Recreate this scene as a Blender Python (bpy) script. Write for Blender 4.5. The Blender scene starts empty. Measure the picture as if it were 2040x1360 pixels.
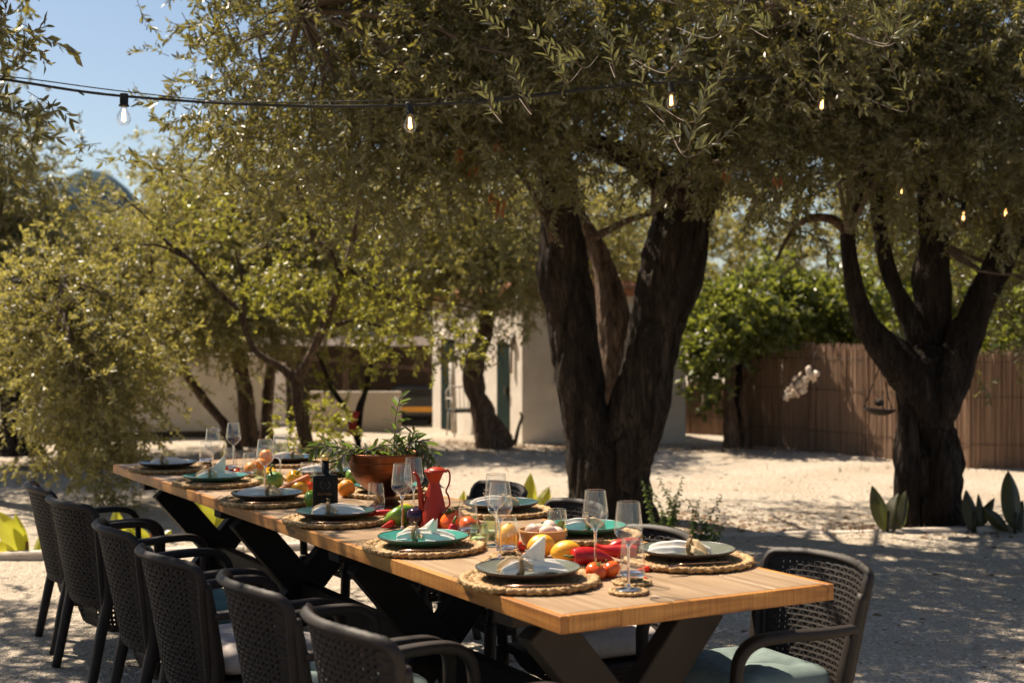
import bpy, math, random
import numpy as np
from mathutils import Vector, Matrix, Quaternion, noise
R = math.radians
random.seed(7); RNG = np.random.default_rng(11)
scene = bpy.context.scene
COL = scene.collection

# ------------------------------------------------------------------ camera, sky, sun, exposure
EYE = 1.405
FPX = 2720.0            # focal length in pixels of the 2040 px wide photograph
cam_d = bpy.data.cameras.new('camera'); cam = bpy.data.objects.new('camera', cam_d); COL.objects.link(cam)
cam_d.sensor_width = 36.0; cam_d.lens = 36.0 * FPX / 2040.0
cam_d.clip_start = 0.05; cam_d.clip_end = 8000
cam.location = (0, 0, EYE); cam.rotation_euler = (R(90 - 0.253), 0, 0)
cam_d.dof.use_dof = True; cam_d.dof.focus_distance = 4.7; cam_d.dof.aperture_fstop = 3.4
scene.camera = cam

SUN_EL = R(54.0)
SUN_H = Vector((-0.74, 0.67))                    # horizontal direction towards the sun
world = bpy.data.worlds.new("World"); scene.world = world; world.use_nodes = True
wn = world.node_tree; bg = wn.nodes['Background']
sky = wn.nodes.new('ShaderNodeTexSky'); sky.sky_type = 'NISHITA'; sky.sun_disc = False
sky.sun_elevation = SUN_EL; sky.sun_rotation = math.atan2(SUN_H.x, SUN_H.y)
sky.air_density = 1.0; sky.dust_density = 0.9; sky.ozone_density = 1.0
wn.links.new(sky.outputs[0], bg.inputs[0]); bg.inputs[1].default_value = 0.05
sun_d = bpy.data.lights.new('sun', 'SUN'); sun = bpy.data.objects.new('sun', sun_d); COL.objects.link(sun)
sun_d.energy = 5.0; sun_d.angle = R(0.53); sun_d.color = (1.0, 0.86, 0.68)
sd = Vector((SUN_H.x * math.cos(SUN_EL), SUN_H.y * math.cos(SUN_EL), math.sin(SUN_EL))).normalized()
sun.rotation_euler = sd.to_track_quat('Z', 'Y').to_euler(); sun.location = (-6, 4, 12)
vs = scene.view_settings; vs.view_transform = 'Standard'; vs.look = 'None'; vs.exposure = 1.14; vs.gamma = 1.0
vs.use_curve_mapping = False
scene.cycles.max_bounces = 10; scene.cycles.transparent_max_bounces = 24; scene.cycles.transmission_bounces = 10
scene.cycles.diffuse_bounces = 4; scene.cycles.glossy_bounces = 4
scene.cycles.caustics_reflective = False; scene.cycles.caustics_refractive = False
scene.cycles.sample_clamp_indirect = 6.0

def at_z(px, py, z):
    "world point on the horizontal plane z seen at a pixel of the photograph"
    y = (EYE - z) * FPX / (py - 668.0)
    return Vector(((px - 1020.0) / FPX * y, y, z))
def at_y(px, py, y):
    return Vector(((px - 1020.0) / FPX * y, y, EYE - (py - 668.0) / FPX * y))

# ------------------------------------------------------------------ materials
def new_mat(name):
    m = bpy.data.materials.new(name); m.use_nodes = True
    nt = m.node_tree; b = nt.nodes['Principled BSDF']
    return m, nt, b
def N(nt, t, **kw):
    n = nt.nodes.new(t)
    for k, v in kw.items():
        if k in n.inputs: n.inputs[k].default_value = v
        else: setattr(n, k, v)
    return n
def coords(nt, scale=(1, 1, 1), which='Object'):
    tc = N(nt, 'ShaderNodeTexCoord'); mp = N(nt, 'ShaderNodeMapping'); mp.inputs['Scale'].default_value = scale
    nt.links.new(tc.outputs[which], mp.inputs[0]); return mp.outputs[0]
def ramp(nt, fac, stops):
    r = N(nt, 'ShaderNodeValToRGB')
    e = r.color_ramp.elements
    while len(e) < len(stops): e.new(0.5)
    for i, (p, c) in enumerate(stops):
        e[i].position = p; e[i].color = (*c, 1)
    nt.links.new(fac, r.inputs[0]); return r.outputs[0]
def mixc(nt, fac, a, b, mode='MIX'):
    m = N(nt, 'ShaderNodeMix'); m.data_type = 'RGBA'; m.blend_type = mode
    for s, v in ((0, fac), (6, a), (7, b)):
        if isinstance(v, (int, float)): m.inputs[s].default_value = v
        elif isinstance(v, tuple): m.inputs[s].default_value = (*v, 1)
        else: nt.links.new(v, m.inputs[s])
    return m.outputs[2]
def bump(nt, b, h, strength=0.4, dist=0.01):
    bp = N(nt, 'ShaderNodeBump'); bp.inputs['Strength'].default_value = strength; bp.inputs['Distance'].default_value = dist
    nt.links.new(h, bp.inputs['Height']); nt.links.new(bp.outputs[0], b.inputs['Normal'])
def simple(name, c1, c2=None, scale=20, rough=0.6, bstr=0.25, bscale=None, bdist=0.003, spec=0.5, metal=0.0, sub=0.0, stretch=(1, 1, 1), coat=0.0):
    m, nt, b = new_mat(name)
    c2 = c2 or tuple(x * 0.75 for x in c1)
    co = coords(nt, stretch)
    n = N(nt, 'ShaderNodeTexNoise'); n.inputs['Scale'].default_value = scale; n.inputs['Detail'].default_value = 5
    nt.links.new(co, n.inputs['Vector'])
    nt.links.new(ramp(nt, n.outputs[0], [(0.3, c1), (0.7, c2)]), b.inputs['Base Color'])
    b.inputs['Roughness'].default_value = rough; b.inputs['Specular IOR Level'].default_value = spec; b.inputs['Metallic'].default_value = metal
    if coat: b.inputs['Coat Weight'].default_value = coat; b.inputs['Coat Roughness'].default_value = 0.1
    if sub: b.inputs['Subsurface Weight'].default_value = sub; b.inputs['Subsurface Radius'].default_value = (0.01, 0.004, 0.002)
    if bstr:
        n2 = N(nt, 'ShaderNodeTexNoise'); n2.inputs['Scale'].default_value = bscale or scale * 4; n2.inputs['Detail'].default_value = 4
        nt.links.new(co, n2.inputs['Vector']); bump(nt, b, n2.outputs[0], bstr, bdist)
    return m

def leaf_mat(name, top1, top2, under, trans, rough=0.42, tf=0.35):
    m, nt, b = new_mat(name)
    g = N(nt, 'ShaderNodeNewGeometry')
    topc = ramp(nt, g.outputs['Random Per Island'], [(0.0, tuple(x * 0.7 for x in top1)), (0.6, top2), (0.9, tuple(x * 1.5 for x in top2)), (1.0, (top2[0] * 3.2, top2[1] * 2.4, top2[2] * 1.6))])
    c = mixc(nt, g.outputs['Backfacing'], topc, under)
    nt.links.new(c, b.inputs['Base Color']); b.inputs['Roughness'].default_value = rough; b.inputs['Specular IOR Level'].default_value = 0.6
    t = N(nt, 'ShaderNodeBsdfTranslucent'); t.inputs[0].default_value = (*trans, 1)
    mx = N(nt, 'ShaderNodeMixShader'); mx.inputs[0].default_value = tf
    nt.links.new(b.outputs[0], mx.inputs[1]); nt.links.new(t.outputs[0], mx.inputs[2])
    nt.links.new(mx.outputs[0], nt.nodes['Material Output'].inputs[0])
    return m
M = {}
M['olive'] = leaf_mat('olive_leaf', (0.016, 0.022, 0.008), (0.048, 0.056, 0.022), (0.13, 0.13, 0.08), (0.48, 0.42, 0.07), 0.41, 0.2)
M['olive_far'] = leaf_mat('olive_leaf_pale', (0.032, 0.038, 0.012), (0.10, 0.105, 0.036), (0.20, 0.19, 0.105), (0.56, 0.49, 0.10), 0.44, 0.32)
M['citrus'] = leaf_mat('citrus_leaf', (0.045, 0.060, 0.010), (0.13, 0.135, 0.018), (0.12, 0.13, 0.035), (0.44, 0.42, 0.045), 0.4, 0.40)
M['shrub'] = leaf_mat('broad_leaf', (0.03, 0.045, 0.011), (0.08, 0.10, 0.02), (0.10, 0.12, 0.035), (0.30, 0.33, 0.04), 0.35, 0.36)
M['herb'] = leaf_mat('herb_leaf', (0.03, 0.06, 0.015), (0.07, 0.12, 0.025), (0.09, 0.12, 0.04), (0.2, 0.3, 0.04), 0.5, 0.35)
M['canna'] = leaf_mat('canna_leaf', (0.14, 0.17, 0.02), (0.22, 0.24, 0.03), (0.2, 0.22, 0.04), (0.72, 0.70, 0.06), 0.35, 0.5)
M['canna_dark'] = leaf_mat('dark_canna_leaf', (0.022, 0.018, 0.009), (0.036, 0.036, 0.013), (0.04, 0.032, 0.015), (0.13, 0.14, 0.02), 0.5, 0.28)
M['orange_leaf'] = leaf_mat('dry_leaf', (0.25, 0.08, 0.02), (0.3, 0.12, 0.03), (0.2, 0.1, 0.04), (0.5, 0.16, 0.03), 0.6, 0.4)
M['twig'] = simple('twig_bark', (0.16, 0.12, 0.085), (0.09, 0.065, 0.045), 30, 0.85, 0.0)

def bark(name, c1, c2, c3):
    m, nt, b = new_mat(name)
    co = coords(nt, (1, 1, 0.22))
    v = N(nt, 'ShaderNodeTexVoronoi'); v.inputs['Scale'].default_value = 34; v.feature = 'F1'
    n = N(nt, 'ShaderNodeTexNoise'); n.inputs['Scale'].default_value = 5; n.inputs['Detail'].default_value = 8; n.inputs['Roughness'].default_value = 0.65
    n3 = N(nt, 'ShaderNodeTexNoise'); n3.inputs['Scale'].default_value = 26; n3.inputs['Detail'].default_value = 6
    dist = N(nt, 'ShaderNodeVectorMath'); dist.operation = 'MULTIPLY_ADD'; dist.inputs[1].default_value = (0.09, 0.09, 0.09)
    nt.links.new(co, n.inputs['Vector']); nt.links.new(co, n3.inputs['Vector'])
    nt.links.new(n3.outputs['Color'], dist.inputs[0]); nt.links.new(co, dist.inputs[2]); nt.links.new(dist.outputs[0], v.inputs['Vector'])
    c = ramp(nt, n.outputs[0], [(0.3, c2), (0.5, c1), (0.72, c3)])
    c = mixc(nt, v.outputs['Distance'], c, tuple(x * 0.45 for x in c2))
    nt.links.new(c, b.inputs['Base Color']); b.inputs['Roughness'].default_value = 0.9; b.inputs['Specular IOR Level'].default_value = 0.2
    add = N(nt, 'ShaderNodeMath'); add.operation = 'SUBTRACT'
    nt.links.new(n3.outputs[0], add.inputs[0]); nt.links.new(v.outputs['Distance'], add.inputs[1])
    bump(nt, b, add.outputs[0], 1.0, 0.04)
    return m
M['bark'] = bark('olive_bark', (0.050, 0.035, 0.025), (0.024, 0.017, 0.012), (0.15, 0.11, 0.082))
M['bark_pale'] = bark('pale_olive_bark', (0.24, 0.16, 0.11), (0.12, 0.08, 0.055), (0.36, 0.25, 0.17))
M['bark_mid'] = bark('mid_brown_bark', (0.15, 0.10, 0.07), (0.07, 0.047, 0.033), (0.25, 0.18, 0.13))  # medium brown bark of the lemon tree
M['bark_red'] = bark('red_cut_bark', (0.27, 0.12, 0.05), (0.16, 0.07, 0.03), (0.34, 0.17, 0.08))

def wood_mat(name, c_dark, c_mid, c_light, grain=(1.6, 30, 30), rough=0.5, knots=True, bs=0.25, saw=False):
    m, nt, b = new_mat(name)
    co = coords(nt, grain)
    oi = N(nt, 'ShaderNodeObjectInfo'); off = N(nt, 'ShaderNodeVectorMath'); off.operation = 'MULTIPLY_ADD'
    off.inputs[1].default_value = (37, 19, 7)
    nt.links.new(oi.outputs['Random'], off.inputs[0]); nt.links.new(co, off.inputs[2])
    n = N(nt, 'ShaderNodeTexNoise'); n.inputs['Scale'].default_value = 1.0; n.inputs['Detail'].default_value = 8; n.inputs['Distortion'].default_value = 0.6
    nt.links.new(off.outputs[0], n.inputs['Vector'])
    c = ramp(nt, n.outputs[0], [(0.28, c_dark), (0.5, c_mid), (0.72, c_light)])
    if saw:
        co3 = coords(nt, (170, 14, 3)); n5 = N(nt, 'ShaderNodeTexNoise'); n5.inputs['Scale'].default_value = 1; n5.inputs['Detail'].default_value = 3
        nt.links.new(co3, n5.inputs['Vector'])
        c = mixc(nt, ramp(nt, n5.outputs[0], [(0.42, (0.4, 0.4, 0.4)), (0.62, (0, 0, 0))]), c, tuple(x * 0.62 for x in c_dark))
    if knots:
        co2 = coords(nt, (5, 16, 16)); v = N(nt, 'ShaderNodeTexVoronoi'); v.inputs['Scale'].default_value = 1.0
        nt.links.new(co2, v.inputs['Vector'])
        k = ramp(nt, v.outputs['Distance'], [(0.0, (1, 1, 1)), (0.1, (0.85, 0.85, 0.85)), (0.2, (0, 0, 0))])
        c = mixc(nt, k, c, tuple(x * 0.3 for x in c_dark))
    tone = N(nt, 'ShaderNodeMix'); 
    co9 = coords(nt, (2.2, 5, 5)); n9 = N(nt, 'ShaderNodeTexNoise'); n9.inputs['Scale'].default_value = 1.3; n9.inputs['Detail'].default_value = 6; nt.links.new(co9, n9.inputs['Vector'])
    c = mixc(nt, ramp(nt, n9.outputs[0], [(0.45, (0, 0, 0)), (0.72, (0.55, 0.55, 0.55))]), c, tuple(x * 0.72 for x in c_dark))
    hs = N(nt, 'ShaderNodeHueSaturation'); mr = N(nt, 'ShaderNodeMapRange'); mr.inputs[3].default_value = 0.93; mr.inputs[4].default_value = 1.06
    nt.nodes.remove(tone)
    nt.links.new(oi.outputs['Random'], mr.inputs[0]); nt.links.new(mr.outputs[0], hs.inputs['Value']); nt.links.new(c, hs.inputs['Color'])
    nt.links.new(hs.outputs[0], b.inputs['Base Color'])
    b.inputs['Roughness'].default_value = rough; b.inputs['Specular IOR Level'].default_value = 0.35
    bump(nt, b, n.outputs[0], bs, 0.004)
    return m
M['top_wood'] = wood_mat('washed_table_wood', (0.26, 0.172, 0.10), (0.35, 0.24, 0.147), (0.42, 0.30, 0.19), (2.6, 46, 46), 0.40, False, 0.35)
M['edge_wood'] = wood_mat('orange_edge_wood', (0.27, 0.10, 0.022), (0.48, 0.205, 0.045), (0.60, 0.29, 0.075), (3, 40, 40), 0.5, True, 0.2, True)
M['leg_shaded'] = simple('shaded_trestle_wood', (0.007, 0.006, 0.0055), (0.011, 0.0095, 0.0085), 12, 0.6, 0.2, 60, 0.003, 0.2)  # trestle wood darkened to paint in the shade under the table
M['leg_brown'] = simple('brown_painted_wood', (0.026, 0.018, 0.013), (0.036, 0.025, 0.018), 8, 0.6, 0.2, 60, 0.003, 0.25)
M['resin'] = simple('woven_brown_resin', (0.019, 0.0135, 0.011), (0.013, 0.0095, 0.008), 40, 0.6, 0.3, 300, 0.002, 0.3)
M['frame'] = simple('brown_resin_frame', (0.024, 0.0165, 0.013), (0.015, 0.011, 0.009), 30, 0.58, 0.25, 240, 0.002, 0.3)
M['cush_green'] = simple('sage_linen', (0.175, 0.22, 0.205), (0.13, 0.17, 0.16), 30, 0.9, 0.4, 500, 0.002, 0.1)
M['cush_teal'] = simple('teal_linen', (0.12, 0.21, 0.21), (0.09, 0.16, 0.165), 30, 0.9, 0.4, 500, 0.002, 0.1)
M['cush_grey'] = simple('beige_linen', (0.56, 0.50, 0.46), (0.45, 0.40, 0.37), 30, 0.9, 0.4, 500, 0.002, 0.1)
M['straw'] = simple('dry_straw', (0.52, 0.32, 0.125), (0.22, 0.12, 0.042), 60, 0.65, 0.5, 260, 0.003)
M['napkin'] = simple('white_linen', (0.82, 0.765, 0.68), (0.76, 0.69, 0.60), 30, 0.9, 0.35, 700, 0.001, 0.1)
M['napkin_tan'] = simple('tan_linen', (0.66, 0.50, 0.30), (0.52, 0.37, 0.2), 30, 0.9, 0.35, 700, 0.001, 0.1)
M['ring'] = simple('raffia_ring', (0.33, 0.20, 0.08), (0.16, 0.09, 0.035), 90, 0.7, 0.4, 400)
M['copper_cut'] = simple('rose_copper', (0.55, 0.33, 0.24), (0.45, 0.26, 0.18), 40, 0.28, 0.0, metal=1.0)
def plate_mat(name, c, c2): 
    m = simple(name, c, c2, 18, 0.16, 0.05, 200, 0.001, 0.6)
    return m
M['pl_grey'] = plate_mat('grey_glaze', (0.16, 0.17, 0.135), (0.12, 0.13, 0.105))
M['pl_teal'] = plate_mat('turquoise_glaze', (0.05, 0.27, 0.215), (0.035, 0.20, 0.165))
M['pl_dark'] = plate_mat('dark_teal_glaze', (0.035, 0.085, 0.085), (0.03, 0.065, 0.07))
M['pl_blue'] = plate_mat('blue_glaze', (0.03, 0.10, 0.15), (0.025, 0.075, 0.12))
M['pl_under'] = simple('brown_stoneware', (0.035, 0.024, 0.02), (0.025, 0.018, 0.015), 40, 0.35, 0.1)

def glass_mat(name, tint=(1, 1, 1), dens=0.0, rf=1.0):
    m, nt, b = new_mat(name); nt.nodes.remove(b)
    tr = N(nt, 'ShaderNodeBsdfTransparent'); tr.inputs[0].default_value = (*tint, 1)
    gl = N(nt, 'ShaderNodeBsdfGlossy'); gl.inputs[0].default_value = (1, 1, 1, 1); gl.inputs['Roughness'].default_value = 0.03
    lw = N(nt, 'ShaderNodeLayerWeight'); lw.inputs[0].default_value = 0.5
    p = N(nt, 'ShaderNodeMath'); p.operation = 'POWER'; p.inputs[1].default_value = 2.4
    a = N(nt, 'ShaderNodeMath'); a.operation = 'MULTIPLY_ADD'; a.inputs[1].default_value = 0.85 * rf; a.inputs[2].default_value = 0.085
    nt.links.new(lw.outputs['Facing'], p.inputs[0]); nt.links.new(p.outputs[0], a.inputs[0])
    mx = N(nt, 'ShaderNodeMixShader'); nt.links.new(a.outputs[0], mx.inputs[0])
    nt.links.new(tr.outputs[0], mx.inputs[1]); nt.links.new(gl.outputs[0], mx.inputs[2])
    nt.links.new(mx.outputs[0], nt.nodes['Material Output'].inputs[0])
    return m
M['glass'] = glass_mat('thin_clear_glass', (0.97, 0.975, 0.97))
M['glass_green'] = glass_mat('green_glass', (0.74, 0.84, 0.64))
m, nt, b = new_mat('solid_clear_glass'); b.inputs['Transmission Weight'].default_value = 1; b.inputs['Roughness'].default_value = 0.0; b.inputs['IOR'].default_value = 1.5
b.inputs['Base Color'].default_value = (0.98, 0.98, 0.98, 1); M['glass_solid'] = m
M['tomato'] = simple('tomato_skin', (0.66, 0.055, 0.010), (0.80, 0.19, 0.02), 26, 0.22, 0.0, sub=0.15)
M['cherry'] = simple('cherry_tomato_skin', (0.72, 0.03, 0.01), (0.75, 0.06, 0.015), 14, 0.14, 0.0)
M['red_pepper'] = simple('red_pepper_skin', (0.40, 0.006, 0.010), (0.56, 0.03, 0.012), 30, 0.27, 0.0)
M['green_pepper'] = simple('green_pepper_skin', (0.08, 0.19, 0.015), (0.24, 0.36, 0.04), 22, 0.2, 0.1)
M['yellow_pepper'] = simple('yellow_pepper_skin', (0.80, 0.42, 0.02), (0.7, 0.32, 0.02), 14, 0.2, 0.1)
M['lemon'] = simple('lemon_peel', (0.88, 0.47, 0.02), (0.76, 0.29, 0.01), 22, 0.42, 0.6, 160, 0.002)
M['orange'] = simple('orange_peel', (0.86, 0.31, 0.01), (0.72, 0.18, 0.006), 22, 0.42, 0.6, 160, 0.002)
M['carrot'] = simple('carrot_skin', (0.78, 0.20, 0.025), (0.66, 0.15, 0.02), 30, 0.5, 0.3, 80)
M['aubergine'] = simple('aubergine_skin', (0.022, 0.007, 0.02), (0.03, 0.01, 0.025), 14, 0.12, 0.0)
M['egg'] = simple('egg_shell', (0.66, 0.49, 0.385), (0.60, 0.43, 0.33), 8, 0.45, 0.08)
M['stalk'] = simple('green_stalk', (0.10, 0.18, 0.03), (0.06, 0.11, 0.02), 40, 0.6, 0.1)
M['bowl_wood'] = simple('honey_bowl_wood', (0.54, 0.27, 0.085), (0.44, 0.20, 0.06), 14, 0.4, 0.1, stretch=(1, 1, 6))
m = simple('hammered_copper', (0.21, 0.075, 0.034), (0.12, 0.043, 0.021), 7, 0.36, 0.25, 45, 0.004, metal=1.0); M['copper'] = m
M['enamel'] = simple('red_enamel', (0.36, 0.030, 0.008), (0.30, 0.022, 0.007), 10, 0.36, 0.05, spec=0.3)
M['bottle_black'] = simple('black_bottle', (0.004, 0.004, 0.004), (0.005, 0.005, 0.005), 10, 0.5, 0.03, spec=0.2)
M['gold'] = simple('gold_cap', (0.75, 0.48, 0.16), (0.65, 0.4, 0.12), 10, 0.35, 0.0, metal=0.9)
M['print_gold'] = simple('copper_print', (0.24, 0.10, 0.03), (0.2, 0.09, 0.03), 10, 0.4, 0.0)
M['print_grey'] = simple('grey_print', (0.035, 0.033, 0.032), (0.03, 0.028, 0.027), 10, 0.4, 0.0)
M['wax'] = simple('candle_wax', (0.75, 0.72, 0.6), None, 10, 0.5, 0.0)
M['cable'] = simple('black_cable', (0.012, 0.011, 0.010), None, 10, 0.6, 0.0)
m, nt, b = new_mat('lit_filament'); b.inputs['Emission Color'].default_value = (1.0, 0.50, 0.13, 1); b.inputs['Emission Strength'].default_value = 6; M['filament'] = m
M['plaster'] = simple('old_white_plaster', (0.72, 0.66, 0.58), (0.56, 0.49, 0.41), 2.5, 0.9, 0.4, 14, 0.01)
M['plaster2'] = simple('beige_panel_paint', (0.47, 0.41, 0.33), (0.40, 0.34, 0.27), 2, 0.8, 0.1)
M['door_green'] = simple('dark_green_door_paint', (0.010, 0.022, 0.018), (0.008, 0.017, 0.014), 10, 0.8, 0.1, spec=0.1)
M['tile'] = simple('clay_roof_tile', (0.50, 0.20, 0.085), (0.34, 0.13, 0.06), 12, 0.8, 0.3)
M['reed'] = simple('dry_reed', (0.32, 0.205, 0.135), (0.19, 0.118, 0.076), 3, 0.8, 0.15, stretch=(9, 9, 0.35))
M['rope'] = simple('dark_rope', (0.05, 0.04, 0.03), None, 30, 0.8, 0.2)
M['shell'] = simple('white_shell', (0.72, 0.64, 0.55), (0.55, 0.42, 0.3), 30, 0.5, 0.2)
M['metal_white'] = simple('old_white_metal', (0.42, 0.38, 0.33), (0.3, 0.26, 0.22), 20, 0.5, 0.1)
M['stone'] = simple('pale_kerb_stone', (0.56, 0.48, 0.40), (0.42, 0.36, 0.30), 6, 0.9, 0.5, 60, 0.01)
M['pebble'] = simple('pale_pebbles', (0.68, 0.58, 0.47), (0.45, 0.38, 0.31), 9, 0.85, 0.2)
M['litter'] = simple('brown_leaf_litter', (0.20, 0.115, 0.05), (0.11, 0.06, 0.03), 12, 0.9, 0.2)
M['hill'] = simple('hazy_wooded_hill', (0.07, 0.105, 0.125), (0.055, 0.085, 0.105), 0.02, 1.0, 0.0, spec=0.0)  # distance haze painted in as a blue base colour
M['red_ribbon'] = simple('red_cloth', (0.55, 0.04, 0.02), None, 10, 0.7, 0.1)
M['car_red'] = simple('red_vehicle_paint', (0.5, 0.02, 0.012), None, 5, 0.35, 0.0, coat=0.4)
M['car_yellow'] = simple('yellow_vehicle_paint', (0.78, 0.36, 0.02), None, 5, 0.35, 0.0, coat=0.4)
M['car_dark'] = simple('dark_vehicle_paint', (0.015, 0.018, 0.022), None, 5, 0.35, 0.0, coat=0.4)
M['rubber'] = simple('black_rubber', (0.012, 0.012, 0.012), None, 10, 0.8, 0.1)
M['shed_dark'] = simple('dark_shed_boards', (0.085, 0.055, 0.036), (0.05, 0.033, 0.022), 10, 0.8, 0.2)

# ------------------------------------------------------------------ mesh helpers
def tag(o, label=None, cat=None, group=None, kind=None):
    if label: o['label'] = label
    if cat: o['category'] = cat
    if group: o['group'] = group
    if kind: o['kind'] = kind
    return o
def thing(name, label, cat, loc=(0, 0, 0), rz=0.0, group=None, kind=None):
    o = bpy.data.objects.new(name, None); COL.objects.link(o); o.location = loc; o.rotation_euler = (0, 0, rz)
    o.empty_display_size = 0.1
    return tag(o, label, cat, group, kind)
def mesh_obj(name, verts, faces, mat, parent=None, smooth=True, mi=None):
    me = bpy.data.meshes.new(name)
    if isinstance(verts, np.ndarray) and isinstance(faces, np.ndarray):
        nv = len(verts); nf, k = faces.shape
        me.vertices.add(nv); me.vertices.foreach_set('co', verts.astype(np.float32).ravel())
        me.loops.add(nf * k); me.loops.foreach_set('vertex_index', faces.astype(np.int32).ravel())
        me.polygons.add(nf); me.polygons.foreach_set('loop_start', np.arange(0, nf * k, k, dtype=np.int32))
        me.update(calc_edges=True)
    else:
        me.from_pydata([tuple(v) for v in verts], [], [tuple(f) for f in faces]); me.update()
    mats = mat if isinstance(mat, (list, tuple)) else [mat]
    for m_ in mats: me.materials.append(m_)
    if mi is not None: me.polygons.foreach_set('material_index', np.asarray(mi, dtype=np.int32))
    me.polygons.foreach_set('use_smooth', [bool(smooth)] * len(me.polygons))
    o = bpy.data.objects.new(name, me); COL.objects.link(o)
    if parent: o.parent = parent
    return o
class MB:
    "collects shapes into one mesh"
    def __init__(s): s.v = []; s.f = []
    def add(s, v, f):
        n = len(s.v); s.v += [tuple(p) for p in v]; s.f += [tuple(i + n for i in q) for q in f]; return s
    def box(s, c, size, rot=None, bev=0.0):
        hx, hy, hz = (d / 2 for d in size); V = []; 
        if bev <= 0:
            V = [Vector((x * hx, y * hy, z * hz)) for x in (-1, 1) for y in (-1, 1) for z in (-1, 1)]
            F = [(0, 1, 3, 2), (4, 6, 7, 5), (0, 4, 5, 1), (2, 3, 7, 6), (0, 2, 6, 4), (1, 5, 7, 3)]
        else:
            bb = bev; V = []; idx = {}
            for sx in (-1, 1):
                for sy in (-1, 1):
                    for sz in (-1, 1):
                        for k, p in enumerate(((hx, hy - bb, hz - bb), (hx - bb, hy, hz - bb), (hx - bb, hy - bb, hz))):
                            idx[(sx, sy, sz, k)] = len(V); V.append(Vector((sx * p[0], sy * p[1], sz * p[2])))
            F = []
            for a in (-1, 1):
                F.append([idx[(a, y, z, 0)] for y, z in ((-1, -1), (1, -1), (1, 1), (-1, 1))][::a])
                F.append([idx[(x, a, z, 1)] for x, z in ((-1, -1), (-1, 1), (1, 1), (1, -1))][::a])
                F.append([idx[(x, y, a, 2)] for x, y in ((-1, -1), (1, -1), (1, 1), (-1, 1))][::a])
                for b2 in (-1, 1):
                    F.append([idx[(-1, a, b2, 1)], idx[(1, a, b2, 1)], idx[(1, a, b2, 2)], idx[(-1, a, b2, 2)]][::(-1 if a * b2 > 0 else 1) * -1])
                    F.append([idx[(a, -1, b2, 0)], idx[(a, 1, b2, 0)], idx[(a, 1, b2, 2)], idx[(a, -1, b2, 2)]][::(-1 if a * b2 > 0 else 1)])
                    F.append([idx[(a, b2, -1, 0)], idx[(a, b2, 1, 0)], idx[(a, b2, 1, 1)], idx[(a, b2, -1, 1)]][::(-1 if a * b2 > 0 else 1) * -1])
                    for c2 in (-1, 1):
                        F.append([idx[(a, b2, c2, k)] for k in (0, 1, 2)][::(1 if a * b2 * c2 > 0 else -1)])
        if rot is not None: V = [rot @ p for p in V]
        c = Vector(c); return s.add([p + c for p in V], F)
    def tube(s, pts, rad, n=8, cap=True, flat=1.0):
        v, f = tube_np(pts, rad, n, cap, flat); return s.add(v, f)
    def lathe(s, prof, n=32, c=(0, 0, 0), lump=None, squash=1.0):
        V = []; c = Vector(c)
        for (r, z) in prof:
            for k in range(n):
                a = 2 * math.pi * k / n; rr = r
                if lump: rr = r * lump(a, z)
                V.append(Vector((rr * math.cos(a), rr * math.sin(a) * squash, z)) + c)
        F = [(i * n + k, i * n + (k + 1) % n, (i + 1) * n + (k + 1) % n, (i + 1) * n + k) for i in range(len(prof) - 1) for k in range(n)]
        return s.add(V, F)
    def xform(s, mtx, start=0):
        s.v[start:] = [tuple(mtx @ Vector(p)) for p in s.v[start:]]; return s
    def build(s, name, mat, parent=None, smooth=True):
        o = mesh_obj(name, s.v, s.f, mat, parent, smooth); return o
def tube_np(pts, rad, n=8, cap=True, flat=1.0, square=False):
    pts = [Vector(p) for p in pts]; m_ = len(pts)
    if isinstance(rad, (int, float)): rad = [rad] * m_
    T = [(pts[min(i + 1, m_ - 1)] - pts[max(i - 1, 0)]).normalized() for i in range(m_)]
    up = Vector((0, 0, 1)) if abs(T[0].z) < 0.9 else Vector((1, 0, 0))
    nrm = (up - T[0] * up.dot(T[0])).normalized(); V = []; F = []
    for i in range(m_):
        if i: 
            nrm = nrm - T[i] * nrm.dot(T[i])
            nrm = nrm.normalized() if nrm.length > 1e-6 else T[i].orthogonal().normalized()
        bn = T[i].cross(nrm)
        for k in range(n):
            a = 2 * math.pi * k / n; ca, sa = math.cos(a), math.sin(a)
            if square:
                e = 0.55; ca = math.copysign(abs(ca) ** e, ca); sa = math.copysign(abs(sa) ** e, sa)
            V.append(pts[i] + nrm * (rad[i] * ca * flat) + bn * (rad[i] * sa))
    for i in range(m_ - 1):
        for k in range(n):
            F.append((i * n + k, i * n + (k + 1) % n, (i + 1) * n + (k + 1) % n, (i + 1) * n + k))
    if cap: F.append(tuple(range(n))[::-1]); F.append(tuple((m_ - 1) * n + k for k in range(n)))
    return V, F
def spline(P, per=8):
    "Catmull-Rom through points given as (x, y, z, r)"
    P = [Vector(p) for p in P]; out = []
    for i in range(len(P) - 1):
        p0 = P[max(i - 1, 0)]; p1 = P[i]; p2 = P[i + 1]; p3 = P[min(i + 2, len(P) - 1)]
        for k in range(per):
            t = k / per
            out.append(0.5 * ((2 * p1) + (p2 - p0) * t + (2 * p0 - 5 * p1 + 4 * p2 - p3) * t * t + (3 * p1 - p0 - 3 * p2 + p3) * t ** 3))
    out.append(P[-1]); return out
def V4(p, r): return Vector((p[0], p[1], p[2], r))
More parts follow.
